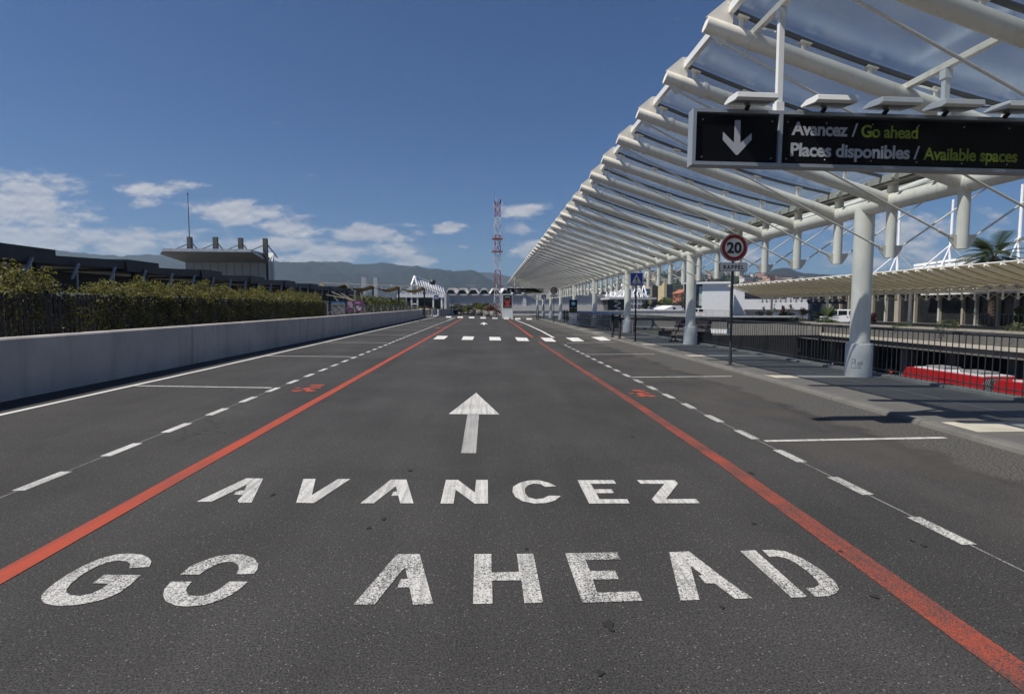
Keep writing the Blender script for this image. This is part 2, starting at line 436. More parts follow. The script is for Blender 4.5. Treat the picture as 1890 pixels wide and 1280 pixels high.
GO = [cr(60, 1000, s1, p) for p in (
 [(735,200),(890,190),(902,150),(880,120),(830,98),(740,88),(640,95),(520,125),(400,175),(280,240),(180,305),(100,370),(68,410),(66,440),(90,465),(150,482),(230,487),(340,478),(450,460),(560,430),(660,385),(750,320),(820,253),(545,250),(458,315),(580,318),(520,360),(440,395),(360,410),(290,405),(258,385),(258,360),(300,310),(390,240),(480,190),(570,155),(650,143),(710,147),(742,165)],
 [(1120,250),(1190,192),(1290,145),(1400,110),(1510,95),(1600,97),(1680,125),(1713,170),(1705,210),(1680,242),(1545,248),(1565,210),(1560,175),(1520,153),(1470,152),(1400,170),(1330,205),(1265,248)],
 [(1050,303),(1210,303),(1175,340),(1165,370),(1180,400),(1220,412),(1290,410),(1380,380),(1440,345),(1490,302),(1632,303),(1590,345),(1510,400),(1420,445),(1300,480),(1180,492),(1090,485),(1010,450),(990,410),(1000,360)])]
GO += [cr(640, 1000, s1, p) for p in (
 [(50,478),(382,93),(553,93),(657,473),(503,477),(475,345),(385,347),(408,285),(462,280),(443,195),(400,240),(212,475)],
 [(958,472),(968,93),(1097,92),(1098,233),(1307,228),(1290,92),(1415,90),(1490,463),(1348,466),(1325,292),(1102,295),(1106,470)])]
s3 = 560 / 1890
GO += [cr(1020, 1000, s3, p) for p in (
 [(78,72),(402,66),(422,110),(205,114),(232,182),(390,180),(412,232),(250,236),(276,316),(532,310),(560,368),(185,380)],
 [(725,65),(850,60),(940,130),(1050,215),(1245,352),(1140,357),(1010,260),(950,258),(910,210),(935,208),(858,150),(915,362),(797,366)],
 [(1168,57),(1262,53),(1587,344),(1487,348)],
 [(1305,52),(1370,50),(1450,60),(1560,105),(1680,180),(1760,250),(1783,295),(1770,318),(1720,338),(1635,343),(1575,288),(1625,288),(1660,270),(1650,245),(1600,195),(1520,135),(1460,105),(1400,90),(1350,94)])]
marks('painted_words', GO, WHITE_W)
AV = [cr(350, 870, s1, p) for p in (
 [(55,230),(430,52),(558,54),(470,238),(375,238),(365,220),(405,180),(335,175),(350,155),(380,145),(415,147),(435,100),(165,230)],
 [(862,57),(955,57),(927,180),(1125,58),(1218,58),(943,240),(808,238)],
 [(1295,242),(1527,62),(1645,62),(1698,242),(1597,242),(1583,185),(1530,185),(1545,155),(1575,152),(1565,112),(1395,242)])]
s5 = 510 / 1890
AV += [cr(800, 870, s5, p) for p in (
 [(48,220),(85,58),(168,58),(283,145),(292,58),(372,58),(373,220),(283,221),(152,125),(137,221)],
 [(840,102),(790,78),(720,60),(650,62),(590,78),(545,105),(540,140),(560,175),(610,205),(690,220),(770,216),(830,200),(872,168),(790,166),(750,185),(700,190),(650,178),(628,150),(625,120),(645,95),(690,83),(735,88),(765,106)],
 [(985,60),(1232,60),(1250,84),(1075,85),(1098,122),(1218,122),(1235,148),(1115,150),(1135,190),(1325,190),(1342,219),(1065,220)],
 [(1392,60),(1650,60),(1673,82),(1590,190),(1795,188),(1822,218),(1520,218),(1493,190),(1580,85),(1418,84)])]
marks('painted_word', AV, WHITE_P)
s8 = 120 / 1182
marks('painted_arrow', [cr(820, 715, s8, [(80,483),(580,95),(1005,490)])], WHITE_P)
marks('painted_arrow_stem', [cr(820, 715, s8, [(422,489),(632,492),(578,1195),(305,1193)])], paint('tyre worn white paint', (.40, .395, .38), wear=.42))
marks('painted_arrow_far', [[(885.5, 597.6), (893, 594.6), (900.5, 597.8)], [(891.7, 597.8), (894.6, 597.8), (894.2, 599.6), (892, 599.6)],
                            [(889, 583.3), (893, 582.6), (897, 583.4)]], WHITE_C)
# long lines
rib_strip('red_line', [(-2.69, 1.6), (-2.69, 5.2), (-2.68, 10), (-2.68, 20), (-2.70, 45), (-2.74, 71.5)], .145, RED_P)
rib_strip('red_line', [(2.13, 1.2), (2.18, 2.1), (2.29, 5.2), (2.32, 8.2), (2.30, 14), (2.30, 24.2)], [.17, .165, .145, .14, .13, .13], RED_W)
rib_strip('red_line', [G(983, 622.5)[:2], G(966, 610)[:2], G(950, 598)[:2], G(934, 588.6)[:2]], .13, RED_P)
rib_strip('edge_line', [(-6.70, 2), (-6.70, 8), (-6.63, 14), (-6.72, 32), (-6.85, 58), (-6.9, 80)], .10, WHITE_C)
WP = []
for k in range(-3, 18):
    y = 5.0 + 1.073 * k; WP += line([(-3.80 - .002 * k, y - .27), (-3.80 - .002 * k, y + .27)], .105)
for k in range(18, 50):
    y = 5.0 + 1.073 * k; WP += line([(-3.86, y - .29), (-3.86, y + .29)], .115)
WP += line([(-3.86, 58.5), (-3.86, 75)], .12)
WR = []
for k in range(-3, 20):
    y = 3.58 + .953 * k; x = 3.05 + .004 * max(0, k); WR += line([(x, y - .235), (x, y + .235)], .10)
marks('dashed_line', WP, WHITE_P, px=False)
marks('dashed_line', WR, WHITE_W, px=False)
rib_strip('chalk_line', [(-3.80, 1.5), (-3.82, 15), (-3.86, 58)], .014, GREY_P, .0022)
rib_strip('chalk_line', [(3.05, 1.5), (3.07, 10), (3.12, 23)], .014, GREY_P, .0022)
BL = []
for k in range(0, 11):
    y = 10.75 + 6.48 * k; BL += line([(-3.92, y - .24 + .1), (-6.62, y + .32 - .05)], .085 + .004 * k)
for k in range(0, 3):
    y = 6.13 + 5.73 * k; BL += line([(3.12, y - .02), (5.26 + .05 * k, y + .04)], .075)
BL += line([(3.35, 23.05), (5.5, 23.6)], .09)
for k in range(0, 6):
    y = 29.3 + 5.73 * k; BL += line([(3.7 + .12 * k, y), (5.6 + .05 * k, y + .04)], .075)
marks('bay_line', BL, WHITE_P, px=False)
rib_strip('edge_line', [G(1022, 623)[:2], G(1000, 611)[:2], G(975, 599.5)[:2], G(951, 590)[:2]], .12, WHITE_C)
rib_strip('edge_line', [G(946, 588.3)[:2], G(940, 583)[:2]], .25, WHITE_P)
CW = [[(799.4,626),(819.7,626),(827.3,620),(807.6,619.7)],[(851.7,627),(872.4,627.3),(875.6,621),(855.3,620.5)],[(903.5,628),(925.4,628.2),(922.6,622),(903.1,621.6)],
      [(950.5,622.4),(972.4,623.4),(976.8,629.4),(955,629)],[(997.5,623),(1018,623.7),(1027,630.6),(1006.7,630)],[(1044,623),(1066.7,623),(1078.5,629.8),(1057,630)],[(1091,622),(1113.4,621.5),(1128,628),(1108.6,628.7)]]
marks('crosswalk', CW, WHITE_C, .008)
marks('crosswalk', [[(x - 5.5, y - 1.2), (x + 4.2, y - 1.2), (x + 5.0, y + 1.2), (x - 5.0, y + 1.2)] for x, y in
      ((828.6,584.8),(849.8,585.2),(870.8,585.8),(892,586.4),(913.5,586.8),(934.7,587.3),(955.9,588),(977,588.4))], WHITE_C, .008)
RM = [cr(520, 700, 100/1890, p) for p in ([(960,215),(1100,185),(1480,190),(1500,215),(1320,245),(1020,240)],[(445,310),(560,285),(710,285),(640,315),(460,330)],
      [(300,385),(700,370),(745,390),(500,430),(400,425)],[(720,330),(860,290),(1100,270),(1380,275),(1370,310),(950,320),(1060,365),(1215,400),(1000,430),(820,435),(850,385),(760,360)])]
RM += [cr(1150, 710, 80/1890, p) for p in ([(390,255),(430,220),(620,215),(960,265),(980,290),(700,300)],[(235,360),(460,360),(470,395),(240,400)],[(565,385),(700,340),(1000,330),(1180,360),(1180,380),(880,370),(900,420),(1100,430),(1480,495),(1220,540),(1130,500),(1000,490),(860,525),(520,490),(800,470),(620,420)])]
RM += [[(803, 604.3), (812, 603.8), (812.6, 605), (804, 605.6)], [(993, 620.6), (1004, 620.6), (1004, 621.6), (994, 621.6)], [(958, 599.4), (964, 599.4), (964, 600.2), (958, 600.2)]]
marks('red_survey_mark', RM, RED_P)
JOINT = mat('tar joint', (.020, .019, .019), .7)
rib_strip('tar_joint', [(-2.9, 36.5), (-1, 37.0), (2.2, 37.2), (5.7, 37.0)], .12, JOINT, .003)
# small things lying on the road
LITTER = mat('white litter', (.6, .58, .55), .8)
def dark_spot(px, py, rx, ry):
    c = G(px, py); a = G(px + rx, py); b = G(px, py + ry)
    out = []
    for k in range(14):
        t = 2 * pi * k / 14; r = 1 + .25 * sin(3 * t + px) + .12 * sin(5 * t)
        out.append((c.x + (a - c).length * cos(t) * r, c.y + (b - c).length * sin(t) * r, 0))
    return out
marks('stain', [dark_spot(*q) for q in ((1124,1155,9,10),(1107,1243,7,5),(708,958,4,2.5),(681,974,4,2.5),(1391,966,4,2),(1614,1101,8,3),(1551,1018,4,2),(1705,1007,5,2.4),(1333,1121,4,3),(972,1013,3,2),(1387,873,4,2),(1683,998,3,2),(757,868,4,2),(503,913,4,2),(1168,806,3,1.2))],
      mat('tar spots', (.018, .017, .017), .8), .0055, px=False)

# ------------------------------------------------------------------ pavement and kerb
KP = [(5.35, -6), (5.40, 3), (5.45, 6), (5.55, 8.5), (5.68, 11), (5.74, 16), (5.80, 23), (5.80, 30), (5.95, 40), (6.3, 56), (6.5, 66), (7.4, 72), (9.5, 74)]
def off(P, d):
    out = []; Q = [Vector(p) for p in P]
    for i, p in enumerate(Q):
        t = (Q[min(i + 1, len(Q) - 1)] - Q[max(i - 1, 0)]).normalized(); out.append(p + Vector((t.y, -t.x)) * d)
    return out
mb = MB(); A = off(KP, 0); B = off(KP, .17); ZK = .06
mb.raw([(*a, -.01) for a in A] + [(a[0] + .02, a[1], ZK - .02) for a in A] + [(a[0] + .05, a[1], ZK) for a in A] + [(*b, ZK) for b in B],
       [(r * len(A) + i, r * len(A) + i + 1, (r + 1) * len(A) + i + 1, (r + 1) * len(A) + i) for r in range(3) for i in range(len(A) - 1)])
struct(mb.build('kerb', KERB))
def paving():
    m, t, b = base_mat('grey pavement slabs'); co = coords(t, True)
    br = N(t, 'ShaderNodeTexBrick'); L(t, co, br.inputs[0]); br.inputs['Scale'].default_value = 1
    br.inputs['Brick Width'].default_value = .6; br.inputs['Row Height'].default_value = .4; br.inputs['Mortar Size'].default_value = .006
    br.inputs['Color1'].default_value = (.120, .115, .108, 1); br.inputs['Color2'].default_value = (.145, .14, .13, 1); br.inputs['Mortar'].default_value = (.11, .105, .10, 1)
    n = noise_n(t, co, 1.3, 6, .65); n2 = noise_n(t, co, 60, 3, .7)
    c = mixrgb(t, ramp(t, n, .3, .72, 0, .45), br.outputs[0], (.085, .083, .08))
    c = mixrgb(t, ramp(t, n2, .4, .7, 0, .3), c, (.07, .07, .07))
    L(t, c, b.inputs['Base Color']); b.inputs['Roughness'].default_value = .85; b.inputs['Specular IOR Level'].default_value = .3
    bump(t, b, n2, .3, .004)
    return m
PAV = paving()
mb = MB(); n = len(B)
mb.raw([(*b, ZK - .002) for b in B] + [(8.36, b[1], ZK - .002) for b in B], [(i, i + 1, n + i + 1, n + i) for i in range(n - 1)])
mb.box(6.5, 8.36, 72.01, 76, -.01, ZK - .004)
struct(mb.build('pavement', PAV))
def kerb_x(y):
    for a, b in zip(B[:-1], B[1:]):
        if a[1] <= y <= b[1]: return a[0] + (b[0] - a[0]) * (y - a[1]) / (b[1] - a[1])
    return B[-1][0]
mb = MB()
for k in range(-2, 13):
    y = 11.4 + 4.95 * k
    mb.face([(kerb_x(y - .28) + .02, y - .28, ZK + .003), (8.08, y - .28, ZK + .003), (8.08, y + .28, ZK + .003), (kerb_x(y + .28) + .02, y + .28, ZK + .003)])
struct(mb.build('paving_band', BAND))
mb = MB(); mb.box(8.12, 8.39, -8, 64, .03, .105); struct(mb.build('trench_edge_kerb', concrete('edge concrete', (.25, .245, .22), .4, .1, 1.5)))
mb = MB(); mb.raw([(6.9, -6, ZK + .002), (6.97, -6, ZK + .002), (7.25, 22, ZK + .002), (7.18, 22, ZK + .002)], [(0, 1, 2, 3)]); struct(mb.build('drain_channel', mat('drain channel stone', (.16, .16, .165), .7)))

# ------------------------------------------------------------------ concrete barrier wall (left)
root = thing('barrier_wall', (-7.6, 8, 0), 'long low grey concrete wall along the left parking bays', 'wall')
prof = [(0, 0), (.0, .05), (.02, .50), (.035, .97), (.0, 1.0), (-.19, 1.0), (-.21, .97), (-.26, .4), (-.30, 0)]
path = [(-7.58, -3), (-7.58, 10), (-7.60, 30), (-7.75, 55), (-8.05, 72), (-8.6, 80), (-9.4, 85)]
mb = MB(); vs = []
for (x, y) in path:
    hz = 1.0 + max(0, y - 20) * .0022
    for (a, b) in prof: vs.append((x + a, y, b * hz))
k = len(prof)
mb.raw(vs, [(i * k + j, i * k + j + 1, (i + 1) * k + j + 1, (i + 1) * k + j) for i in range(len(path) - 1) for j in range(k - 1)])
mb.face([vs[j] for j in range(k)]); mb.face([vs[-k + j] for j in range(k)])
mb.build('wall_body', CONC_W, root, (-7.6, 8, 0))

# ------------------------------------------------------------------ railing (right)
def railing(name, pts, h, label, sp=.125, z0=.10, post=0, bars=True, m=RAILM, r=.0085, toprail=.024, group=None):
    P = [Vector(p) for p in pts]
    rt = thing(name, (P[0].x, P[0].y, z0), label, 'railing', group)
    o = (P[0].x, P[0].y, z0)
    tr = MB(); lo = MB(); bb = MB()
    for a, b in zip(P[:-1], P[1:]):
        za = z0 + (a.z if len(a) > 2 else 0); zb = z0 + (b.z if len(b) > 2 else 0)
        tr.tube([(a.x, a.y, za + h), (b.x, b.y, zb + h)], toprail, 8)
        lo.bar((a.x, a.y, za + .09), (b.x, b.y, zb + .09), .03, .02)
        Ln = (Vector(b[:2]) - Vector(a[:2])).length; d = (Vector(b[:2]) - Vector(a[:2])) / Ln
        q = sp
        while bars and q < Ln:
            x, y = a.x + d.x * q, a.y + d.y * q; z = za + (zb - za) * q / Ln
            bb.tube([(x, y, z + .0), (x, y, z + h - .02)], r, 5, cap=False); q += sp
        q = 0
        while post and q <= Ln + .01:
            x, y = a.x + d.x * q, a.y + d.y * q; z = za + (zb - za) * q / Ln
            ps = MB(); ps.box(x - .02, x + .02, y - .02, y + .02, z, z + h); ps.build('post', m, rt, o); q += post
    tr.build('top_rail', m, rt, o); lo.build('bottom_rail', m, rt, o);
    if bars: bb.build('bars', m, rt, o)
    return rt
railing('railing', [(8.26, -4), (8.26, 14)], .93, 'dark railing of thin vertical bars right of the nearest pillar, above the trench', sp=.135)
railing('railing', [(8.28, 14.1), (8.32, 32), (8.45, 63)], .93, 'dark bar railing behind the bench, running off along the pavement', sp=.135)

# ------------------------------------------------------------------ glass canopies
GLASS = glass_mat('tinted canopy glass', (.83, .88, .92), (.62, .63, .63), .125)
FABR = glass_mat('cream canopy panel', (.5, .5, .45), (.72, .66, .50), 1.9)
GUTM = mat('gutter steel', (.40, .39, .34), .5, var=.12, streak=.4)
def canopy(label, xt, zt, xb, zb, ys, cols, gz, strut_bottom, rear, glass, rz, detail=True, steel=STEEL_W):
    rt = thing('glass_canopy', (xb, ys[0], gz), label, 'canopy', None, 0)
    rt.rotation_euler = (0, 0, rz)
    # place the local frame (x, y from the first rib) so that beam x and first rib y are met in the rotated frame
    rt.location = (xb * cos(rz) - ys[0] * sin(rz), xb * sin(rz) + ys[0] * cos(rz), 0)
    def P(x, y, z): return (x - xb, y - ys[0], z)
    y0 = ys[0]; n = len(ys); Lc = ys[-1] - ys[0]
    seg = 18 if detail else 10
    gx0, gz0 = xt + .30, zt + .19; gx1, gz1 = xb - .20, zb + .46; sag = .11 * (xb - xt) / 4.88
    def curve(t, dz=0): return (gx0 + (gx1 - gx0) * t, gz0 + (gz1 - gz0) * t - sag * 4 * t * (1 - t) + dz)
    rx, rz_ = rear
    hx0, hz0 = xb + .25, zb + .44
    def rcurve(t, dz=0): return (hx0 + (rx - .25 - hx0) * t, hz0 + (rz_ + .2 - hz0) * t - sag * 3 * t * (1 - t) + dz)
    protos = []
    # rib with its fins
    mb = MB(); d = Vector((xb - xt, 0, zb - zt)).normalized()
    A_, B_ = Vector((xt, 0, zt)), Vector((xb - .12, 0, zb + .03))
    mb.tube([A_, A_.lerp(B_, .12), A_.lerp(B_, .5), A_.lerp(B_, .86), A_.lerp(B_, .865), B_], [.095, .10, .108, .11, .114, .12], seg)
    mb.prism([(xt - .0, -.012, zt + .09), (xt + .26, -.012, zt + .30), (xt + .34, -.012, zt + .30), (xt + .36, -.012, zt + .2), (xt + .34, -.012, zt)], (0, .024, 0))
    mb.prism([(xt + .03, -.012, zt - .08), (xt + .14, -.012, zt - .23), (xt + .2, -.012, zt - .25), (xt + .26, -.012, zt - .2), (xt + .30, -.012, zt - .1)], (0, .024, 0))
    if detail:
        p = A_.lerp(B_, .125); mb.tube([p - d * .03, p + d * .03], .118, seg)
        mb.tube([(xt + .30, -.03, zt + .25), (xt + .30, .05, zt + .25)], .025, 8)
        mb.tube([(xt + .19, -.03, zt - .2), (xt + .19, .03, zt - .2)], .018, 8)
    protos.append(('rib', mb, steel))
    mb = MB(); mb.tube([(xt + .19, 0, zt - .2), (xb - .19, 0, strut_bottom + .19)], .017, 8)
    if detail: mb.tube([(xb - .40, 0, strut_bottom + .19 + .104), (xb - .24, 0, strut_bottom + .215)], .026, 8)
    protos.append(('tie_rod', mb, steel))
    mb = MB(); mb.tube([(xb, 0, strut_bottom), (xb, 0, zb + .36)], .09, seg)
    for sg in (-1, 1):
        mb.prism([(xb + sg * .085, -.01, strut_bottom + .23), (xb + sg * .235, -.01, strut_bottom + .23), (xb + sg * .225, -.01, strut_bottom + .16), (xb + sg * .11, -.01, strut_bottom + .003), (xb + sg * .08, -.01, strut_bottom + .003)], (0, .02, 0))
        mb.tube([(xb + sg * .19, -.022, strut_bottom + .19), (xb + sg * .19, .022, strut_bottom + .19)], .017, 8)
    protos.append(('hanging_strut', mb, steel))
    # rail that carries the glass, with its brackets
    mb = MB(); pts = [curve(i / 8) for i in range(9)]
    for a, b in zip(pts[:-1], pts[1:]): mb.bar((a[0], 0, a[1]), (b[0], 0, b[1]), .05, .045)
    if detail:
        for t in (.035, .22, .42, .62, .83):
            a = curve(t); zr = zt + (zb - zt) * (a[0] - xt) / (xb - xt) + .09
            mb.bar((a[0], 0, zr - .02), (a[0], 0, a[1] - .012), .045, .045, 1, up=Vector((1, 0, 0)))
            b = curve(t + .02); mb.bar((a[0] - .05, 0, a[1] - .02), (b[0], 0, b[1] - .032), .11, .012, 1)
    protos.append(('glass_rail', mb, [mat('dark glass rail', (.10, .10, .095), .5, var=.1), steel]))
    # rear wing
    mb = MB(); mb.tube([(xb + .1, 0, zb + .03), (rx, 0, rz_)], .10, seg // 2 + 3); protos.append(('rear_rib', mb, steel))
    mb = MB(); mb.tube([(xb + .19, 0, strut_bottom + .19), (rx - .19, 0, rz_ - .17)], .017, 8); protos.append(('rear_tie_rod', mb, steel))
    for nm, mb, mt in protos:
        first = None
        for i, y in enumerate(ys):
            if first is None:
                o = mb.build(nm, mt, rt, (xb, 0, 0)); first = o
            else:
                o = first.copy(); COL.objects.link(o); o.parent = rt
            o.location = (0, y - y0, 0)
    def panel(nm, cf, wd):
        mb = MB(); K = 8; up = []; dn = []
        for i in range(K + 1):
            x, z = cf(i / K, .035)
            for yy in (.004, wd - .004):
                up.append((x, yy, z + .012)); dn.append((x, yy, z))
        q = [(2 * i, 2 * i + 1, 2 * i + 3, 2 * i + 2) for i in range(K)]
        mb.raw(up, q, 0, True); mb.raw(dn, [f[::-1] for f in q], 0, True)
        mb.face([up[0], up[1], dn[1], dn[0]]); mb.face([up[-1], up[-2], dn[-2], dn[-1]])
        return mb
    for nm, cf in (('glass_panel', curve), ('rear_glass_panel', rcurve)):
        first = None
        for i in range(n - 1):
            if first is None: o = panel(nm, cf, ys[1] - ys[0]).build(nm, glass, rt, (xb, 0, 0)); first = o
            else: o = first.copy(); COL.objects.link(o); o.parent = rt
            o.location = (0, ys[i] - y0, 0)
    mb = MB(); mb.tube([(xb, ys[0] - .4, zb), (xb, ys[-1] + .4, zb)], .155, 24)
    for y in ys: mb.tube([(xb, y - .17, zb), (xb, y + .17, zb)], .166, 24)
    mb.build('main_beam', steel, rt, (xb, y0, 0))
    mb = MB(); ea = Vector((gx0, ys[0] - .8, gz0)); eb = Vector((gx0, ys[-1] + .3, gz0))
    mb.bar(ea, eb, .022, .10); mb.bar(ea + Vector((.035, 0, -.04)), eb + Vector((.035, 0, -.04)), .05, .02)
    mb.build('eave_bar', STEEL_B, rt, (xb, y0, 0))
    mb = MB(); mb.bar((rx - .25, ys[0] - .5, rz_ + .2), (rx - .25, ys[-1] + .3, rz_ + .2), .03, .08); mb.build('rear_eave_bar', STEEL_B, rt, (xb, y0, 0))
    mb = MB(); zg = zb + .40
    mb.box(xb - .20, xb + .25, ys[0] - .4, ys[-1] + .4, zg - .04, zg - .01)
    mb.box(xb - .235, xb - .2, ys[0] - .4, ys[-1] + .4, zg - .06, zg + .07); mb.box(xb + .25, xb + .285, ys[0] - .4, ys[-1] + .4, zg - .06, zg + .07)
    for y in ys:
        for q in (-.42, .42): mb.tube([(xb - .26, y + q - .04, zg - .035), (xb - .26, y + q + .04, zg - .035)], .06, 10)
    mb.tube([(xb - .13, ys[0] - .4, zg - .075), (xb - .13, ys[-1] + .4, zg - .075)], .03, 8)
    mb.build('gutter', GUTM, rt, (xb, y0, 0))
    for j, y in enumerate(cols):
        mb = MB(); g_ = gz
        mb.tube([(0, 0, .62), (0, 0, zb - gz - .02)], .182, 32)
        o = mb.build('column', STEEL_W, rt); o.location = (0, y - y0, gz)
        mb = MB(); mb.lathe((0, 0, 0), [(.248, -.0), (.248, .66), (.24, .68), (.18, .69)], 32)
        q = mb.build('plinth', CONC_P, o)
        if detail and abs(y - 11.4) < .1:
            gm = MB(); R_ = .2505
            def cp(a, z): t = radians(-90 + a); return (R_ * cos(t), R_ * sin(t), z)
            for st_ in ([(-62, .22), (-60, .38), (-50, .37), (-50, .30), (-60, .29)], [(-46, .38), (-45, .23), (-40, .23)], [(-36, .23), (-36, .31), (-30, .31), (-31, .26), (-36, .26)], [(-33, .23), (-27, .23)], [(-25, .24), (-24, .33), (-19, .32), (-20, .27), (-24, .27)], [(-64, .19), (-20, .20)]):
                for e0, e1 in zip(st_[:-1], st_[1:]):
                    for k_ in range(3):
                        a_ = (e0[0] + (e1[0] - e0[0]) * k_ / 3, e0[1] + (e1[1] - e0[1]) * k_ / 3); b_ = (e0[0] + (e1[0] - e0[0]) * (k_ + 1) / 3, e0[1] + (e1[1] - e0[1]) * (k_ + 1) / 3)
                        gm.bar(cp(*a_), cp(*b_), .009, .002)
            gm.build('graffiti', mat('graffiti ink', (.26, .26, .26), .8), q)
    return rt
ca = radians(-.546)
YS = [7.32 + 1.65 * k for k in range(-4, 52)]
canopy('large white steel and glass canopy over the right pavement, sloping down to its pillars', 2.72, 5.03, 7.6, 3.47, YS, [11.4 + 9.9 * j for j in range(-1, 9)], ZK, 2.42, (10.7, 4.66), GLASS, ca)
YS2 = [36 + 1.62 * k for k in range(42)]
canopy('cream canopy beyond the trench in front of the far terminal, white eave', 44.5, 5.15, 51.0, 3.1, YS2, [66, 82.5, 99], -.75, 2.15, (54, 4.3), FABR, 0, False)

# ------------------------------------------------------------------ hanging information signs
P0 = V(1277, 303, 6.5); P1 = V(1890, 318.8, 6.5)
U_ = (P1 - P0).normalized(); T0 = V(1279, 199, 6.5); V_ = (T0 - P0); V_ = (V_ - U_ * V_.dot(U_)); HS = V_.length; V_ = V_.normalized(); NN = V_.cross(U_) * -1.0
if NN.y > 0: NN = -NN
def pl(px, py):                   # photograph point on the sign plane -> (u, v)
    d = ray(px, py); t = (P0 - CP).dot(NN) / d.dot(NN); q = CP + d * t - P0
    return q.dot(U_), q.dot(V_)
LS = 5.05
def sign_board(root, full=True):
    O = Vector((0, 0, 0))
    def w(u, v, n=0): return U_ * u + V_ * v + NN * n
    fr = MB(); b = .038; D = .16
    def fbox(u0, u1, v0, v1, n0, n1, mbx): mbx.prism([w(u0, v0, n0), w(u1, v0, n0), w(u1, v1, n0), w(u0, v1, n0)], NN * (n1 - n0))
    ud = pl(1441, 250)[0]
    fbox(0, LS, 0, b, -D, 0, fr); fbox(0, LS, HS - b, HS, -D, 0, fr); fbox(0, b, b, HS - b, -D, 0, fr); fbox(LS - b, LS, b, HS - b, -D, 0, fr); fbox(ud - .022, ud + .022, b, HS - b, -D, 0, fr)
    fr.build('frame', SIGNF, root)
    m_ = .045
    p = MB(); fbox(b + .012, ud - .035, m_ + .01, HS - m_ - .02, -.06, -.03, p); a = p.build('arrow_panel', SIGNB, root)
    p = MB(); fbox(ud + .03, LS - b - .012, m_ + .01, HS - m_ - .02, -.06, -.03, p); t = p.build('text_panel', SIGNB, root)
    bk = MB(); fbox(b, LS - b, b, HS - b, -.15, -.12, bk); bk.build('back_panel', SIGNF, root)
    bl = MB()
    for u in [.12, ud - .09, ud + .09] + [ud + .55 * k for k in range(1, 7)]:
        for v in (.095, HS - .115): bl.lathe(w(u, v, -.028), [(.0, 0), (.009, 0), (.009, .004), (0, .004)], 8, axis='Y')
    bl.build('bolts', ALU, root)
    ar = MB(); s = 320 / 1890
    pts = [pl(1270 + x * s, 180 + y * s) for x, y in [(522,244),(530,240),(578,240),(585,246),(580,490),(705,380),(703,455),(556,615),(543,622),(530,616),(390,455),(393,368),(513,487)]]
    ar.prism([w(x, y, -.029) for x, y in pts], NN * .003); ar.build('arrow', SIGNW, a)
    def tx(nm, body, x0, y0, x1, y1, cap, mt, bold=.012):
        a0 = pl(x0, y0); a1 = pl(x1, y1); c1 = pl(x0, y0 - cap)
        text_mesh(nm, body, mt, t, w(a0[0], a0[1], -.0265), (U_ * (a1[0] - a0[0]) + V_ * (a1[1] - a0[1])).normalized(), V_, sqrt((a1[0] - a0[0]) ** 2 + (a1[1] - a0[1]) ** 2), c1[1] - a0[1], bold=bold, spacing=.95)
    tx('lettering', 'Avancez', 1463, 247, 1567, 250, 24, SIGNW, .03)
    tx('lettering', '/', 1574.5, 250.5, 1585.5, 250.8, 24, SIGNW)
    tx('lettering', 'Go ahead', 1592, 251.5, 1697, 254.6, 22.5, SIGNY, .022)
    tx('lettering', 'Places disponibles', 1461, 286, 1682, 292, 24, SIGNW, .03)
    tx('lettering', '/', 1689, 292.5, 1700, 292.8, 24, SIGNW)
    tx('lettering', 'Available spaces', 1707, 293.2, 1881, 298.2, 22.5, SIGNY, .022)
    for i, u in enumerate([.35, 1.24, 1.97, 2.68, 3.42, 4.15, 4.8][:7]):
        l = MB(); z = HS
        q = [w(u, z + .0, .20), w(u, z - .035, .30), w(u, z - .02, .335), w(u, z + .055, .335) * 1, w(u, z + .085, .22), w(u, z + .085, .05), w(u, z + .01, .03)]
        # housing: wedge lamp box overhanging the face of the board
        q = [w(u, z + .0, .28), w(u, z + .012, .335), w(u, z + .072, .325), w(u, z + .088, .10), w(u, z + .06, -.01), w(u, z + .035, .0)]
        l.prism(q, U_ * .46); lo = l.build('floodlight', LAMPH, root, bev=.006)
        l = MB(); l.prism([w(u + .03, z + .0, .28), w(u + .03, z + .028, .06), w(u + .43, z + .028, .06), w(u + .43, z + .0, .28)], V_ * -.006); l.build('lamp_glass', mat('lamp glass', (.16, .16, .16), .2), lo)
        l = MB(); l.bar(w(u + .26, z - .01, -.02), w(u + .26, z + .045, .06), .04, .03); l.build('bracket', BLACK, lo)
    return ud
root = thing('hanging_sign', P0, 'wide black hanging sign near the camera, white and yellow green words beside an arrow', 'sign', 'hanging signs under the canopy')
sign_board(root)
for px, py in ((1443, 10), (1757, 120)):
    uu_ = pl(px if px < 1500 else 1753, 205)[0]
    base = P0 + U_ * uu_ + V_ * HS + NN * -.08
    X = base.x; zr = 5.03 - 1.56 * (X - 2.75) / 4.88 + .10
    if px < 1500: zr += .0
    mb = MB(); mb.bar(base, (base.x, base.y, zr - .03), .06, .06, up=Vector((0, 1, 0)))
    for zz in (base.z + .06, zr - .10): mb.box(base.x - .045, base.x + .045, base.y - .045, base.y + .045, zz - .05, zz + .05)
    mb.build('hanger_post', STEEL_B, root, P0)
    mb = MB(); mb.bar((X, 5.72, zr), (X, 7.26, zr), .07, .07); 
    mb.bar((X + .0, 7.1, zr - .01), (X, base.y + .1, zr - .25), .02, .02)
    mb.build('hanger_bar', STEEL_W, root, P0)
mb = MB(); pts = [P0 + U_ * 3.0 + V_ * (HS + .1), P0 + U_ * 3.9 + V_ * (HS + .12), P0 + U_ * 3.98 + V_ * (HS + .26), P0 + U_ * 4.1 + V_ * (HS + .24), P0 + U_ * 4.12 + V_ * (HS + .1)]
mb.tube(pts, .008, 6); mb.build('cable', BULB, root, P0)
far = V(935.5, 539.5, 67.0)
c = dup(root, far, 'small looking black arrow sign hanging at the distant end of the canopy', scale=.86)

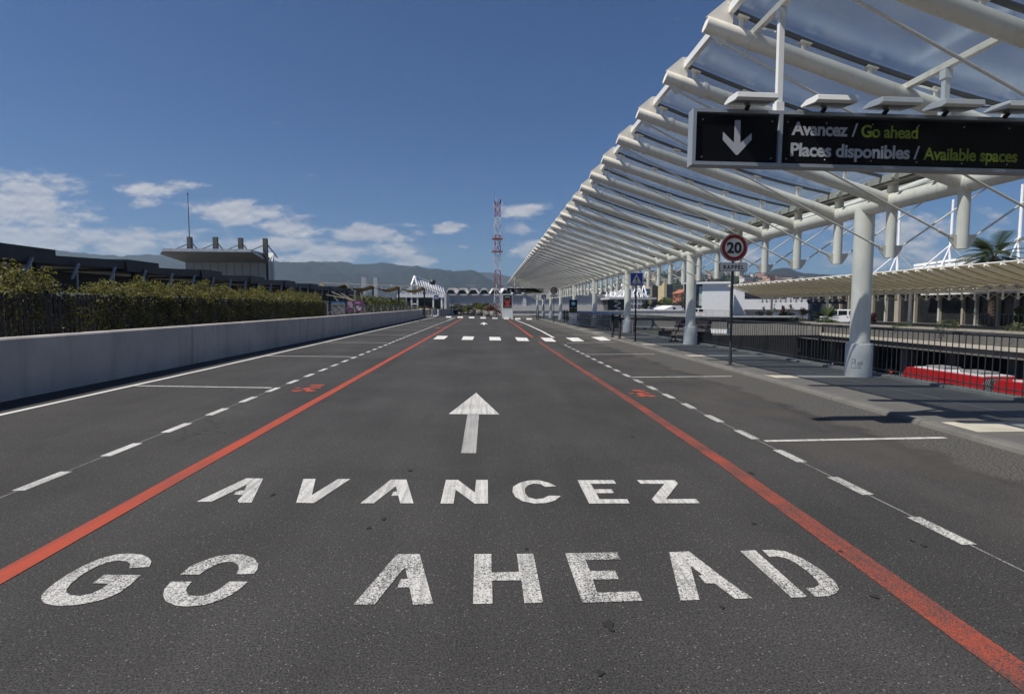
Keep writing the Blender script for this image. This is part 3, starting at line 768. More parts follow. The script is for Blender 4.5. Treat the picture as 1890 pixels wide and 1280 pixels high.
# ------------------------------------------------------------------ round and square road signs
def grounded(px, py): g = G(px, py, ZK); return (g.x, g.y, ZK)
POLE = mat('galvanised pole paint', (.055, .055, .058), .5, .3, var=.2)
S_RED = mat('sign red', (.19, .005, .008), .5, var=.05); S_WHT = mat('sign white', (.52, .52, .53), .5, var=.04); S_BLK = mat('sign black', (.012, .012, .014), .5)
S_BLU = mat('sign blue', (.012, .045, .30), .5, var=.05); S_BACK = mat('sign back grey', (.2, .2, .2), .5, .5)
def speed_sign(loc, label, zc=2.92, group='twenty speed limit signs', rz=0.0):
    rt = thing('speed_sign', loc, label, 'road sign', group); z = zc - loc[2]
    mb = MB(); mb.tube([(0, 0, 0), (0, 0, z + .2)], .031, 12); mb.build('pole', POLE, rt)
    mb = MB(); mb.box(-.09, .09, -.09, .09, 0, .012); mb.tube([(0, 0, .01), (0, 0, .32)], .038, 12); mb.build('foot', POLE, rt)
    d = MB(); d.lathe((0, -.045, z), [(0, .03), (.335, .03), (.338, .0), (.33, -.006), (.325, -.004), (0, -.004)], 48, axis='Y'); disc = d.build('disc', S_BACK, rt)
    r = MB(); r.lathe((0, -.0505, z), [(.0, 0), (.322, 0)], 48, axis='Y'); r.build('white_face', S_WHT, disc)
    r = MB(); r.lathe((0, -.0535, z), [(.228, 0), (.310, 0)], 48, axis='Y'); r.build('red_ring', S_RED, disc)
    text_mesh('numeral', '20', S_BLK, disc, (-.183, -.0545, z - .125), (1, 0, 0), (0, 0, 1), .366, .252, bold=.035)
    p = MB(); w_, h_ = .345, .105; zz = z - .47; c8 = []
    for cx, cz, a0 in ((w_ - .035, h_ - .035, 0), (-w_ + .035, h_ - .035, 90), (-w_ + .035, -h_ + .035, 180), (w_ - .035, -h_ + .035, 270)):
        for a in (0, 30, 60, 90): c8.append((cx + .035 * cos(radians(a0 + a)), -.045, zz + cz + .035 * sin(radians(a0 + a))))
    p.prism(c8, (0, .022, 0)); pl_ = p.build('plate', S_BLK, rt)
    q = [(x * .965, -.0475, zz + (zc_ - zz) * .9) for x, _, zc_ in c8]; p = MB(); p.face(q); p.build('plate_face', S_WHT, pl_)
    text_mesh('lettering', 'RAPPEL', S_BLK, pl_, (-.25, -.0495, zz - .048), (1, 0, 0), (0, 0, 1), .50, .096, bold=.035, spacing=1.45)
    return rt
g = grounded(1347.5, 673)
sp0 = speed_sign((g[0], g[1], ZK), 'round 20 speed limit sign on a dark pole before the second pillar, RAPPEL plate below')
g = grounded(1022, 594)
dup(sp0, (g[0], g[1], ZK), 'far small round 20 sign on a pole near the far pillars')
def ped_sign(loc, label, zc=3.0):
    rt = thing('pedestrian_sign', loc, label, 'road sign', 'pedestrian crossing signs'); z = zc - loc[2]
    mb = MB(); mb.tube([(0, 0, 0), (0, 0, z + .2)], .033, 12); mb.box(-.08, .08, -.08, .08, 0, .012); mb.build('pole', BLACK, rt)
    s = .27
    mb = MB(); mb.box(-s, s, -.062, -.038, z - s, z + s); pan = mb.build('panel', S_WHT, rt, bev=.008)
    mb = MB(); mb.face([(-s + .025, -.0645, z - s + .025), (s - .025, -.0645, z - s + .025), (s - .025, -.0645, z + s - .025), (-s + .025, -.0645, z + s - .025)]); mb.build('blue_field', S_BLU, pan)
    mb = MB(); mb.face([(-.215, -.067, z - .19), (.215, -.067, z - .19), (0, -.067, z + .205)]); mb.build('white_triangle', S_WHT, pan)
    mb = MB(); y = -.0695
    def f(pts): mb.face([(a, y, z + b) for a, b in pts])
    f([(.024 * cos(t * pi / 5), .092 + .026 * sin(t * pi / 5)) for t in range(10)])
    f([(-.028, .06), (.028, .06), (.034, -.03), (-.026, -.03)])
    f([(-.026, -.031), (.0, -.031), (-.045, -.15), (-.075, -.15)]); f([(.004, -.031), (.034, -.031), (.078, -.15), (.048, -.15)])
    f([(-.03, .05), (-.032, .025), (-.075, -.02), (-.085, -.005)]); f([(.03, .05), (.036, .025), (.08, .0), (.085, .014)])
    for x in (-.16, .0, .15): f([(x - .022, -.175), (x + .022, -.175), (x * .9 + .012, -.12), (x * .9 - .012, -.12)])
    mb.build('walking_figure', S_BLK, pan)
    return rt
g = grounded(1171.5, 629)
ps0 = ped_sign((g[0] + .02, g[1], ZK), 'blue pedestrian crossing sign on a black pole, right side of the near crosswalk', V(1174.5, 515, g[1]).z)
g = grounded(1003, 588.6)
dup(ps0, (V(1003.5, 545, 64).x, 64, .0), 'blue pedestrian crossing sign at the far crosswalk, among the distant pillars')
dup(ps0, (V(805.5, 560, 84).x, 84, -.35), 'blue pedestrian crossing sign beyond the end of the left wall', scale=1.25)

# ------------------------------------------------------------------ bollards, bench, bin, carts
def bollard(loc, label, cap=False):
    rt = thing('bollard', loc, label, 'bollard', 'dark bollards at the crossings')
    mb = MB(); mb.lathe((0, 0, 0), [(0, 0), (.10, 0), (.10, .012), (.052, .016), (.052, 1.04), (.044, 1.05), (.044, 1.065), (.052, 1.075), (.050, 1.14), (.03, 1.158), (0, 1.16)], 18); mb.build('post', BLACK, rt)
    mb = MB(); mb.lathe((0, 0, 0), [(.0535, 1.085), (.0535, 1.12)], 18); mb.build('reflective_band', mat('bollard band', (.42, .42, .42), .5), rt)
    return rt
g = grounded(1130.5, 622)
b0 = bollard((g[0], g[1], ZK), 'left one of two black bollards in front of the litter bin')
g = grounded(1143.5, 624.5); dup(b0, (g[0], g[1], ZK), 'right one of two black bollards by the litter bin, next to the blue sign')
for px, py, lb in ((990.5, 588.2, 'left one of the far thin bollard pair at the second crosswalk'), (993.6, 588.4, 'right one of the far thin bollard pair at the second crosswalk')):
    q = V(px, 580, 63.5); dup(b0, (q.x, 63.5, 0.02), lb)
for px, lb in ((1042, 'left bollard of a pair on the pavement behind the trolleys'), (1046.5, 'right bollard of a pair on the pavement behind the trolleys')):
    q = V(px, 580, 52); dup(b0, (q.x, 52, ZK), lb)
for px, lb in ((814.8, 'left bollard of a pair with pale tops by the left end of the wall'), (818, 'right bollard of a pair with pale tops by the left end of the wall')):
    q = V(px, 575, 82); dup(b0, (q.x, 82, 0), lb, scale=1.15)

WOOD = mat('dark brown painted wood', (.042, .022, .018), .55, var=.3, scale=8)
def bench(loc, rz):
    rt = thing('bench', loc, 'dark wooden park bench with curved black legs, behind the second pillar', 'bench', None, rz)
    for i in range(4): 
        mb = MB(); mb.box(-.9, .9, -.22 + i * .115, -.22 + i * .115 + .095, .43, .46); mb.build('seat_slat', WOOD, rt)
    for i in range(2):
        mb = MB(); y = .27 + i * .055; z = .56 + i * .17; mb.prism([(-.9, y, z), (-.9, y + .03, z - .006), (-.9, y + .075, z + .14), (-.9, y + .045, z + .146)], (1.8, 0, 0)); mb.build('backrest_slat', WOOD, rt)
    for x in (-.7, .7):
        mb = MB()
        mb.tube([(x, -.24, .02), (x, -.12, .05), (x, -.06, .18), (x, -.1, .34), (x, -.2, .425)], .022, 8)
        mb.tube([(x, .30, .02), (x, .16, .05), (x, .08, .18), (x, .12, .34), (x, .25, .44), (x, .31, .6), (x, .39, .86)], .022, 8)
        mb.tube([(x, -.26, .02), (x, .32, .02)], .02, 8); mb.tube([(x, -.2, .42), (x, .25, .43)], .018, 8); mb.tube([(x, -.06, .2), (x, .08, .2)], .016, 8)
        mb.build('leg', BLACK, rt)
    return rt
g = G(1255, 632, ZK); bench((8.02, 22.2, ZK), radians(-62))
root = thing('litter_bin', (*G(1134, 611, ZK)[:2], ZK), 'dark square litter bin on a post behind the bollards', 'litter bin')
mb = MB(); mb.box(-.22, .22, -.2, .2, .18, .80); mb.build('body', mat('bin grey', (.05, .05, .052), .5), root, bev=.03)
mb = MB(); mb.box(-.25, .25, -.23, .23, .801, .86); mb.build('rim', BLACK, root, bev=.015)
mb = MB(); mb.box(-.04, .04, .2, .26, 0, .9); mb.build('post', BLACK, root)

# red and white rope post beside the third pillar
q = G(1168, 617.5, ZK)
root = thing('barrier_post', (q.x, q.y, ZK), 'thin rusty pink barrier post beside the third pillar', 'post')
mb = MB(); mb.tube([(0, 0, 0), (0, 0, .75)], .035, 10); mb.build('post', mat('faded pink paint', (.36, .26, .24), .7, var=.3, scale=8), root)
mb = MB(); mb.tube([(-.05, 0, .72), (.05, 0, .76), (.12, 0, .86), (.05, 0, .9), (-.04, 0, .84)], .022, 8); mb.build('tape', mat('red tape', (.35, .10, .09), .6, var=.4, scale=20), root)

WIRE = mat('trolley wire', (.20, .22, .25), .45, .5); BLUEP = mat('blue plastic', (.02, .13, .45), .4)
def trolley(loc, rz, label, group):
    rt = thing('luggage_trolley', loc, label, 'luggage trolley', group, rz)
    mb = MB()
    for x in (-.27, .27):
        mb.tube([(x, -.42, .12), (x, .42, .14), (x * .95, .50, .5), (x * .95, .56, 1.02)], .013, 6)
    for z in (.14, .3, .46, .62, .78, .94):
        mb.tube([(-.26, .43 + (z - .14) * .14, z), (.26, .43 + (z - .14) * .14, z)], .007, 5)
    for i in range(9): mb.tube([(-.26 + .065 * i, .43, .14), (-.26 + .065 * i, .545, .95)], .009, 4, cap=False)
    for i in range(6): mb.tube([(-.26, -.4 + .16 * i, .13), (.26, -.4 + .16 * i, .13)], .006, 4, cap=False)
    for x in (-.28, .28): mb.tube([(x, -.4, .14), (x, -.38, .62), (x, .5, .70)], .010, 5); mb.tube([(x, -.39, .4), (x, .5, .45)], .006, 4)
    mb.build('frame', WIRE, rt)
    mb = MB(); mb.tube([(-.3, .57, 1.03), (.3, .57, 1.03)], .028, 8); mb.build('handle', BLUEP, rt)
    for x, y in ((-.27, -.36), (.27, -.36), (0, .40)):
        w_ = MB(); w_.lathe((x, y, .065), [(0, -.02), (.06, -.02), (.065, 0), (.06, .02), (0, .02)], 12, axis='X'); w_.build('wheel', BULB, rt)
    return rt
t0 = None
TG = 'nested luggage trolleys parked on the pavement'
for i in range(15):
    a = Vector((7.62, 33.9)).lerp(Vector((6.9, 41.5)), i / 14)
    lb = 'blue handled wire luggage trolley within the nested row beside the fourth pillar'
    if i == 0: lb = 'blue handled wire luggage trolley at the near end of the nested row'
    if i == 14: lb = 'blue handled wire luggage trolley at the far end of the nested row'
    if t0 is None: t0 = trolley((a.x, a.y, ZK), radians(186), lb, TG)
    else: dup(t0, (a.x, a.y, ZK), lb)
# black information board above the trolleys
q = V(1058, 556, 43); root = thing('trolley_sign', (q.x, 43, ZK), 'upright black board with a blue disc on a pale post, behind the luggage trolleys', 'sign')
mb = MB(); mb.box(-.28, .28, -.05, .05, 0, 1.4); mb.build('post', mat('pale post', (.55, .55, .54), .5), root)
mb = MB(); mb.box(-.29, .29, -.075, .075, .93 + .05, 1.87 + .06); pn = mb.build('board', SIGNB, root)
zt_ = 1.64
mb = MB(); mb.lathe((0, -.078, zt_), [(0, 0), (.185, 0)], 28, axis='Y'); mb.build('blue_disc', mat('disc blue', (.02, .20, .36), .5), pn)
mb = MB()
for x in (-.06, .06): mb.prism([(x - .05, -.080, zt_ - .07), (x + .05, -.080, zt_ - .07), (x + .035, -.080, zt_ + .0), (x - .035, -.080, zt_ + .0)], (0, -.002, 0))
mb.prism([(-.09, -.0805, zt_ + .0), (.09, -.0805, zt_ + .0), (.06, -.0805, zt_ + .07), (-.06, -.0805, zt_ + .07)], (0, -.002, 0))
mb.build('trolley_symbol', S_WHT, pn)
mb = MB()
for k, (x0, x1) in enumerate(((-.24, -.01), (.03, .24))): mb.box(x0, x1, -.080, -.077, 1.29, 1.325)
mb.build('white_text_line', SIGNW, pn)
mb = MB()
for k, (x0, x1) in enumerate(((-.24, .0), (.04, .21))): mb.box(x0, x1, -.080, -.077, 1.10, 1.14)
mb.build('yellow_text_line', SIGNY, pn)
# far advertising totem
q = V(936.5, 587, 71.5)
root = thing('advertising_totem', (q.x, 71.5, 0), 'tall glass advertising display with a red and black poster, between planters and far crosswalk', 'advertising panel')
TW = .68
mb = MB(); mb.box(-TW, TW, -.12, .12, 0.0, .98); mb.build('base', mat('pale totem base', (.55, .60, .60), .5, var=.05), root, bev=.02)
mb = MB(); mb.box(-TW + .02, TW - .02, -.10, .10, .985, 3.02); fr = mb.build('frame', mat('totem frame', (.45, .52, .52), .4, var=.05), root, bev=.03)
mb = MB(); mb.box(-TW + .14, TW - .14, -.113, -.102, 1.30, 2.90); po = mb.build('poster', mat('poster dark', (.010, .012, .022), .4), fr)
mb = MB(); y = -.116
for P in ([(-.40, 2.35), (-.30, 2.38), (-.12, 1.95), (-.24, 1.85)], [(.40, 2.42), (.30, 2.42), (.12, 1.95), (.24, 1.85)], [(-.18, 1.72), (.18, 1.72), (.13, 2.08), (-.13, 2.08)], [(-.06, 2.1), (.06, 2.1), (.06, 2.26), (-.06, 2.26)]):
    mb.face([(a, y, b) for a, b in P])
mb.build('red_figure', mat('poster red', (.42, .05, .025), .5), po)
mb = MB(); mb.box(-.38, .38, -.118, -.115, 1.42, 1.66); mb.build('red_block', mat('poster pink', (.36, .07, .06), .5, var=.5, scale=9), po)
mb = MB(); mb.box(-.34, .34, -.118, -.115, 2.62, 2.70); mb.build('title_line', mat('poster white', (.4, .4, .42), .5), po)

# ------------------------------------------------------------------ foliage helpers
def leaves(mb, c, rad, n, size, rnd, flat=.0, shell=.55):
    for _ in range(n):
        while True:
            p = Vector((rnd.uniform(-1, 1), rnd.uniform(-1, 1), rnd.uniform(-1, 1)))
            if p.length <= 1 and p.length > shell * rnd.random(): break
        p = Vector((c[0] + p.x * rad[0], c[1] + p.y * rad[1], c[2] + p.z * rad[2]))
        s = size * rnd.uniform(.6, 1.4)
        a = Vector((rnd.gauss(0, 1), rnd.gauss(0, 1), rnd.gauss(0, .6))).normalized(); b = a.cross(Vector((rnd.gauss(0, 1), rnd.gauss(0, 1), rnd.gauss(0, 1)))).normalized()
        mb.face([p - a * s, p + b * s * .5, p + a * s, p - b * s * .5])
def crown(mb, c, rad, clumps, per, size, rnd, cr_=.38):
    for _ in range(clumps):
        while True:
            p = Vector((rnd.uniform(-1, 1), rnd.uniform(-1, 1), rnd.uniform(-1, 1)))
            if .25 < p.length <= 1: break
        q = (c[0] + p.x * rad[0] * .8, c[1] + p.y * rad[1] * .8, c[2] + p.z * rad[2] * .8)
        s = rnd.uniform(.6, 1.25) * cr_
        leaves(mb, q, (rad[0] * s, rad[1] * s, rad[2] * s * .8), per, size, rnd)
LF_H = leaf_mat('ivy leaf', (.012, .018, .006), (.22, .205, .075), .40, 2.6)
LF_D = leaf_mat('dark green leaf', (.010, .017, .006), (.032, .042, .014), .2, .8)
LF_G = leaf_mat('green leaf', (.022, .045, .012), (.06, .085, .02), .3, 2)
LF_Y = leaf_mat('yellow green leaf', (.07, .09, .010), (.15, .16, .018), .3, 3)
LF_R = leaf_mat('purple red leaf', (.05, .008, .012), (.10, .018, .02), .25, 3)
BARK = mat('bark', (.10, .075, .055), .9, var=.35, scale=6)

# ------------------------------------------------------------------ hedge and slat fence (left)
rnd = random.Random(3)
root = thing('slat_fence', (-8.75, 0, 0), 'dark vertical slat fence wrapped by the ivy hedge, behind the low wall', 'fence')
for j in range(14):
    ya = -3 + j * 2.4
    mb = MB(); y = ya
    while y < ya + 2.38:
        hh = 1.86 + rnd.uniform(-.03, .03); mb.box(-8.40, -8.375, y, y + .085, .05, hh - .12); y += .128
    mb.build('slat_panel', mat('black fence slats', (.020, .020, .022), .6), root, (-8.75, 0, 0))
    mb = MB(); mb.box(-8.47, -8.41, ya, ya + .07, 0, 1.8); mb.build('post', BLACK, root, (-8.75, 0, 0))
for z in (.4, 1.6):
    mb = MB(); mb.box(-8.44, -8.405, -3, 30.6, z, z + .05); mb.build('rail', BLACK, root, (-8.75, 0, 0))
mb = MB(); y = -2.0
rnd = random.Random(11)
while y < 30.2:
    w = rnd.uniform(.55, .95); h = 1.75 + rnd.uniform(.0, .36) + (.1 if y > 14 else 0)
    if y > 13: h = 1.92 + rnd.uniform(0, .2); w = rnd.uniform(.6, .85)
    dens_ = 1.0 if y < 18 else .7
    gap = rnd.random() < .22 and y < 14
    if not gap:
        leaves(mb, (-8.72, y + w * .5, h - .26), (.42, w * .60, .38), int(620 * dens_), .034, rnd, shell=.8)
        leaves(mb, (-8.75, y + w * .5, h - .72), (.50, w * .70, .5), int(480 * dens_), .038, rnd, shell=.8)
        for _ in range(4): leaves(mb, (-8.62, y + rnd.uniform(0, w), h + rnd.uniform(-.12, .14)), (.16, .14, .15), 50, .028, rnd)
        for _ in range(3):
            yy = y + rnd.uniform(0, w); leaves(mb, (-8.36, yy, h - rnd.uniform(.3, .6)), (.10, .14, .30), 60, .03, rnd)
            if rnd.random() < .5: leaves(mb, (-8.34, yy, h - rnd.uniform(.6, 1.2)), (.07, .09, .35), 34, .03, rnd)
    if y > 11.5:
        for _ in range(5):
            yy = y + rnd.uniform(0, w); zz = rnd.uniform(1.0, h - .25); leaves(mb, (-8.33, yy, zz), (.12, .2, .28), 52, .034, rnd)
        for _ in range(3): leaves(mb, (-8.34, y + rnd.uniform(0, w), rnd.uniform(.5, 1.2)), (.10, .2, .3), 40, .036, rnd)
    leaves(mb, (-8.85, y + w * .5, 1.0), (.34, w * .7, .55), int((380 if gap is False else 60) * dens_), .04, rnd)
    leaves(mb, (-8.85, y + w * .5, .5), (.34, w * .7, .5), int(260 * dens_), .045, rnd)
    y += w
HED = mb.build('ivy_hedge', LF_H); tag(HED, 'long ivy hedge with pale sunlit tops growing over the slat fence behind the wall', 'hedge')
root = thing('brown_post', (-8.55, 30.8, 0), 'rust brown post at the end of the long hedge', 'post')
mb = MB(); mb.box(-.09, .09, -.09, .09, 0, 1.62); mb.build('post', mat('rust brown', (.16, .07, .045), .7), root)
mb = MB(); mb.box(-.11, .11, -.11, .11, 1.621, 1.65); mb.build('cap', mat('rust brown', (.16, .07, .045), .7), root)

# X-braced fence further along
root = thing('braced_fence', (-8.5, 31, 0), 'grey steel fence with crossed braces following the wall beyond the hedge', 'fence')
def fx(y): return -8.45 if y < 55 else -8.45 - (y - 55) * .028
y = 31.2
while y < 78:
    mb = MB(); o = (-8.5, 31, 0); a, b = (fx(y), y), (fx(y + 3.2), y + 3.2)
    m_ = mat('fence steel', (.075, .078, .082), .5, .3)
    mb.bar((*a, 1.0), (*a, 1.62), .07); mb.build('post', mat('pale fence post', (.22, .22, .22), .5), root, o)
    mb = MB(); mb.bar((*a, 1.55), (*b, 1.55), .06, .06); mb.bar((*a, 1.03), (*b, 1.03), .05, .05)
    mid = ((a[0] + b[0]) / 2, (a[1] + b[1]) / 2)
    for p, q in ((a, mid), (mid, b)): mb.bar((*p, 1.05), (*q, 1.53), .035); mb.bar((*p, 1.53), (*q, 1.05), .035)
    mb.build('braced_panel', m_, root, o)
    y += 3.2
# second hedge
mb = MB(); rnd = random.Random(5)
for k in range(26):
    y = 46 + k * 1.0; leaves(mb, (-10.0 - (k % 2) * .2, y, 1.5), (.9, .9, .95 + rnd.uniform(-.1, .12)), 330, .10, rnd, shell=.8)
tag(mb.build('clipped_hedge', leaf_mat('second hedge leaf', (.03, .045, .012), (.085, .095, .025), .35, 2)), 'shorter dark green clipped hedge behind the braced fence', 'hedge')
# banner and blue panels behind the braced fence
q0, q1 = V(640, 556, 41), V(672, 556, 41)
root = thing('banner', (q0.x, 41, 0), 'purple banner with white curved shapes behind the braced fence', 'banner')
zt_, zb_ = V(655, 555, 41).z, V(655, 574.5, 41).z; wB = q1.x - q0.x
mb = MB(); mb.box(0, wB, -.01, .01, zb_, zt_); ba = mb.build('cloth', mat('banner purple', (.16, .035, .13), .6, var=.1), root)
mb = MB(); mb.lathe((wB * .70, -.0125, (zb_ + zt_) / 2 - .1), [(.05, 0), (.19, 0)], 20, axis='Y'); mb.box(wB * .06, wB * .34, -.0135, -.0115, zb_ + .3, zb_ + .52); mb.box(wB * .06, wB * .3, -.0135, -.0115, zt_ - .16, zt_ - .10); mb.box(wB * .5, wB * .78, -.0135, -.0115, zt_ - .16, zt_ - .10)
mb.build('white_shapes', mat('banner white', (.5, .5, .52), .6), ba)
for x in (0, wB):
    mb = MB(); mb.bar((x, .04, 0), (x, .04, zt_ + .1), .06); mb.build('post', BLACK, root)
q0, q1 = V(611, 556, 41.5), V(637, 556, 41.5)
root = thing('site_panel', (q0.x, 41.5, 0), 'grey site panel with a blue top strip, left of the purple banner', 'panel')
mb = MB(); mb.box(0, q1.x - q0.x, -.02, .02, .9, V(620, 559, 41.5).z); mb.build('board', mat('site board', (.20, .21, .23), .7, var=.4, scale=3), root)
mb = MB(); mb.box(0, q1.x - q0.x, -.03, .03, V(620, 558.5, 41.5).z, V(620, 556, 41.5).z); mb.build('blue_strip', mat('site blue', (.02, .10, .32), .6), root)
# timber trusses stacked behind
root = thing('timber_frames', (*V(600, 545, 44)[:2], 0), 'pale timber trusses lying between hedge and banner', 'timber')
for i, (a, b, c_, d_) in enumerate(((602, 543.5, 636, 550), (612, 538, 650, 555), (630, 541, 655, 556), (655, 536, 655, 556), (656.5, 536, 656.5, 555), (666, 540, 668, 556), (617, 547, 624, 556), (640, 548, 650, 557))):
    mb = MB(); p, q = V(a, b, 44 + i * .1), V(c_, d_, 44 + i * .1); mb.bar(p, q, .08, .08); mb.build('beam', mat('pale timber', (.34, .31, .23), .7), root, root.location)
# shade sails on posts
root = thing('shade_sails', (*V(638, 560, 60)[:2], 0), 'row of ochre shade sails slung between dark posts in front of the mountains', 'shade sail')
PX = [(590, 524), (638, 526), (688.5, 528), (736, 529.5), (783, 531), (830, 546)]
cable = MB()
for i, (px, py) in enumerate(PX):
    p = V(px, py, 60)
    if 0 < i < 5:
        mb = MB(); mb.bar((p.x, 60, .2), (p.x, 60, p.z), .15, .15); mb.lathe((p.x - .25, 60, p.z), [(0, -.04), (.16, -.04), (.18, .02), (.1, .08), (0, .1)], 10); mb.build('post', DARK, root, root.location)
    if i < 5:
        r = V(*PX[i + 1], 60); cable.tube([(p.x, 60, p.z + .12), (r.x, 60, r.z + .12)], .035, 5)
        if i < 4:
            mb = MB(); top = []; bot = []
            for k in range(11):
                t = k / 10; x = p.x + (r.x - p.x) * t; sg = -.32 * 4 * t * (1 - t) * (.7 + .6 * (1 - t)); z = p.z + (r.z - p.z) * t + sg
                top.append((x, 59.6, z)); bot.append((x, 60.9, z - .16 - .14 * t * (1 - t) * 4 + .15 * (1 - t)))
            mb.raw(top + bot, [(k, k + 1, 12 + k, 11 + k) for k in range(10)])
            mb.raw([(a, b, c + .03) for a, b, c in top + bot], [(k, k + 1, 12 + k, 11 + k) for k in range(10)])
            mb.build('sail', mat('ochre sail cloth', (.62, .42, .14), .8, var=.2, scale=3), root, root.location)
cable.build('cable', mat('sail cable', (.3, .3, .3), .6), root, root.location)

# ------------------------------------------------------------------ dark car park shelter behind the hedge
DFAS = mat('charcoal fascia', (.040, .040, .043), .55, .2, var=.25, scale=.8)
LSTEEL = mat('light brace steel', (.36, .36, .35), .5, .3)
X0 = -14.0
root = thing('parking_shelter', (X0, 13, 0), 'long charcoal flat roofed parking shelter with pale diagonal braces behind the hedge', 'shelter')
y = 1.7; i = 0
while y < 62:
    o = root.location; a, b = y, y + 5.9; za, zb_ = 3.15, 3.31
    mb = MB()
    mb.raw([(X0, a, za), (X0, b - 2.2, zb_ - .03), (X0 - 5, b - 2.2, zb_ - .03), (X0 - 5, a, za), (X0, a, za - .30), (X0, b - 2.2, zb_ - .36), (X0 - 5, b - 2.2, zb_ - .36), (X0 - 5, a, za - .30)],
           [(0, 1, 2, 3), (4, 5, 6, 7), (0, 1, 5, 4), (1, 2, 6, 5), (2, 3, 7, 6), (3, 0, 4, 7)])
    mb.box(X0 - 5, X0 + .06, b - 2.2, b, 2.86, zb_ + .02)
    mb.build('roof_segment', DFAS, root, o)
    mb = MB(); mb.box(X0 - .35, X0 - .2, b - 1.3, b - 1.12, 0, 2.86); mb.box(X0 - .35, X0 - .2, b - .5, b - .32, 0, 2.86); mb.build('post', DFAS, root, o)
    for k in range(3):
        yy = a + .35 + k * 1.95; z = 2.83 + .02 * k
        mb = MB(); mb.bar((X0 + .10, yy + .62, z + .12), (X0 + .25, yy + .05, z - .42), .075, .055); mb.build('brace', LSTEEL, root, o)
        mb = MB(); mb.bar((X0 + .0, yy + .66, z), (X0 + .0, yy + .66, z - .75), .05, .05); mb.build('hanger', LSTEEL, root, o)
    mb = MB(); mb.box(X0 - 1.2, X0 - 1.1, a, b, 2.0, 2.75); mb.box(X0 - 1.15, X0 - 1.1, a, b, .2, 1.7); mb.build('back_screen', mat('dark screen', (.03, .03, .033), .7, var=.4, scale=3), root, o)
    y += 5.9; i += 1
for k in range(4):       # parked behind
    pass

# ------------------------------------------------------------------ control building with the upturned canopy roof
YB = 92.0
ZINC = mat('zinc cladding', (.30, .30, .30), .5, .3, var=.08, scale=.4)
SOFF = mat('grey roof soffit', (.20, .20, .195), .6, var=.12, scale=.5)
root = thing('roofed_building', (*V(420, 560, YB)[:2], 0), 'grey metal building with a large overhanging slab roof and four roof posts', 'building')
o = root.location
mb = MB(); a, b = V(343, 484, YB), V(491, 484, YB); dp = 3.0
zt_, zb_ = a.z, 0
mb.box(a.x, b.x, YB, YB + dp, zb_, zt_ + .3); w_ = mb.build('wall', ZINC, root, o)
mb = MB()
for k in range(11):
    x = a.x + (b.x - a.x) * k / 10 ; mb.box(x - .03, x + .03, YB - .03, YB, 0, zt_)
mb.build('panel_joints', mat('joint dark', (.08, .08, .085), .6), w_, o)
A1, B1 = V(300, 459.5, YB - 8), V(464, 461, YB - 8); A2, B2 = V(300, 462.5, YB - 8), V(464, 464, YB - 8)
mb = MB(); top = A1.z
v = [A1, B1, Vector((b.x + .3, YB + .2, top - .02)), Vector((a.x - 4, YB + .2, top)), A2, B2, Vector((b.x + .3, YB + .2, zt_)), Vector((a.x - .2, YB + .2, zt_))]
mb.raw(v, [(0, 1, 2, 3), (4, 5, 6, 7), (1, 2, 6, 5), (2, 3, 7, 6), (3, 0, 4, 7)]); mb.build('overhang', SOFF, root, o)
mb = MB(); mb.bar(A1 + Vector((0, -.1, -.12)), B1 + Vector((0, -.1, -.12)), .16, .42); mb.bar(B1 + Vector((0, -.1, -.12)), Vector((b.x + .35, YB + .1, zt_ + .15)), .16, .3); mb.build('roof_edge', mat('roof edge metal', (.50, .52, .55), .4, .3), root, o)
mb = MB(); mb.box(a.x, b.x - .5, YB + .3, YB + dp, zt_ + .31, top - .2); mb.build('upper_block', SOFF, root, o)
for px, y0_ in ((350, 437), (397.5, 437.5), (444, 439), (489.5, 440)):
    p = V(px, y0_, YB - 2); mb = MB(); mb.box(p.x - .3, p.x + .3, YB - 2.3, YB - 1.7, (zt_ - .2 if px > 480 else top - .3), p.z); mb.build('roof_post', mat('roof post', (.10, .095, .08), .6), root, o)
    mb = MB(); mb.bar((p.x - .2, YB - 2, p.z - 1.0), (p.x - 1.7, YB - 4.5, top), .14); mb.bar((p.x + .2, YB - 2, p.z - .8), (p.x + .7, YB + 1, top - .4), .14); mb.build('post_brace', LSTEEL, root, o)
mb = MB(); c1, c2, c3 = V(493, 484, YB), V(505.5, 467, YB + 6), V(505.5, 516, YB + 6)
mb.raw([(b.x + .31, YB + .1, 0), (c2.x, YB + 6, 0), (c2.x, YB + 6, c2.z), (b.x + .31, YB + .1, zt_), (b.x - 3, YB + 7, 0), (c2.x - 5, YB + 7.5, 0), (c2.x - 5, YB + 7.5, c2.z), (b.x - 3, YB + 7, top)],
       [(0, 1, 2, 3), (3, 2, 6, 7), (1, 5, 6, 2), (0, 3, 7, 4), (4, 7, 6, 5)]); mb.build('side_wing', mat('pale wing cladding', (.40, .40, .40), .5, .2, var=.06), root, o)
mb = MB(); u0 = V(464, 463, YB + 3)
mb.raw([(u0.x, YB + 2, top - .1), (b.x + .3, YB + 2, zt_ + .4), (c2.x, YB + 6, c2.z + .05), (u0.x + 1.2, YB + 6, c2.z + .1), (u0.x, YB + 2, top - .35), (b.x + .3, YB + 2, zt_ + .2), (c2.x, YB + 6, c2.z - .15), (u0.x + 1.2, YB + 6, c2.z - .1)],
       [(0, 1, 2, 3), (4, 5, 6, 7), (0, 1, 5, 4), (1, 2, 6, 5), (2, 3, 7, 6), (3, 0, 4, 7)]); mb.build('ribbed_roof', mat('ribbed white roof', (.6, .6, .58), .5), root, o)
p = V(346.3, 357, YB - 3); mb = MB(); mb.tube([(p.x, p.y, top - .3), (p.x, p.y, (top + p.z) / 2 + 1.2), (p.x, p.y, p.z)], [.09, .065, .05], 8)
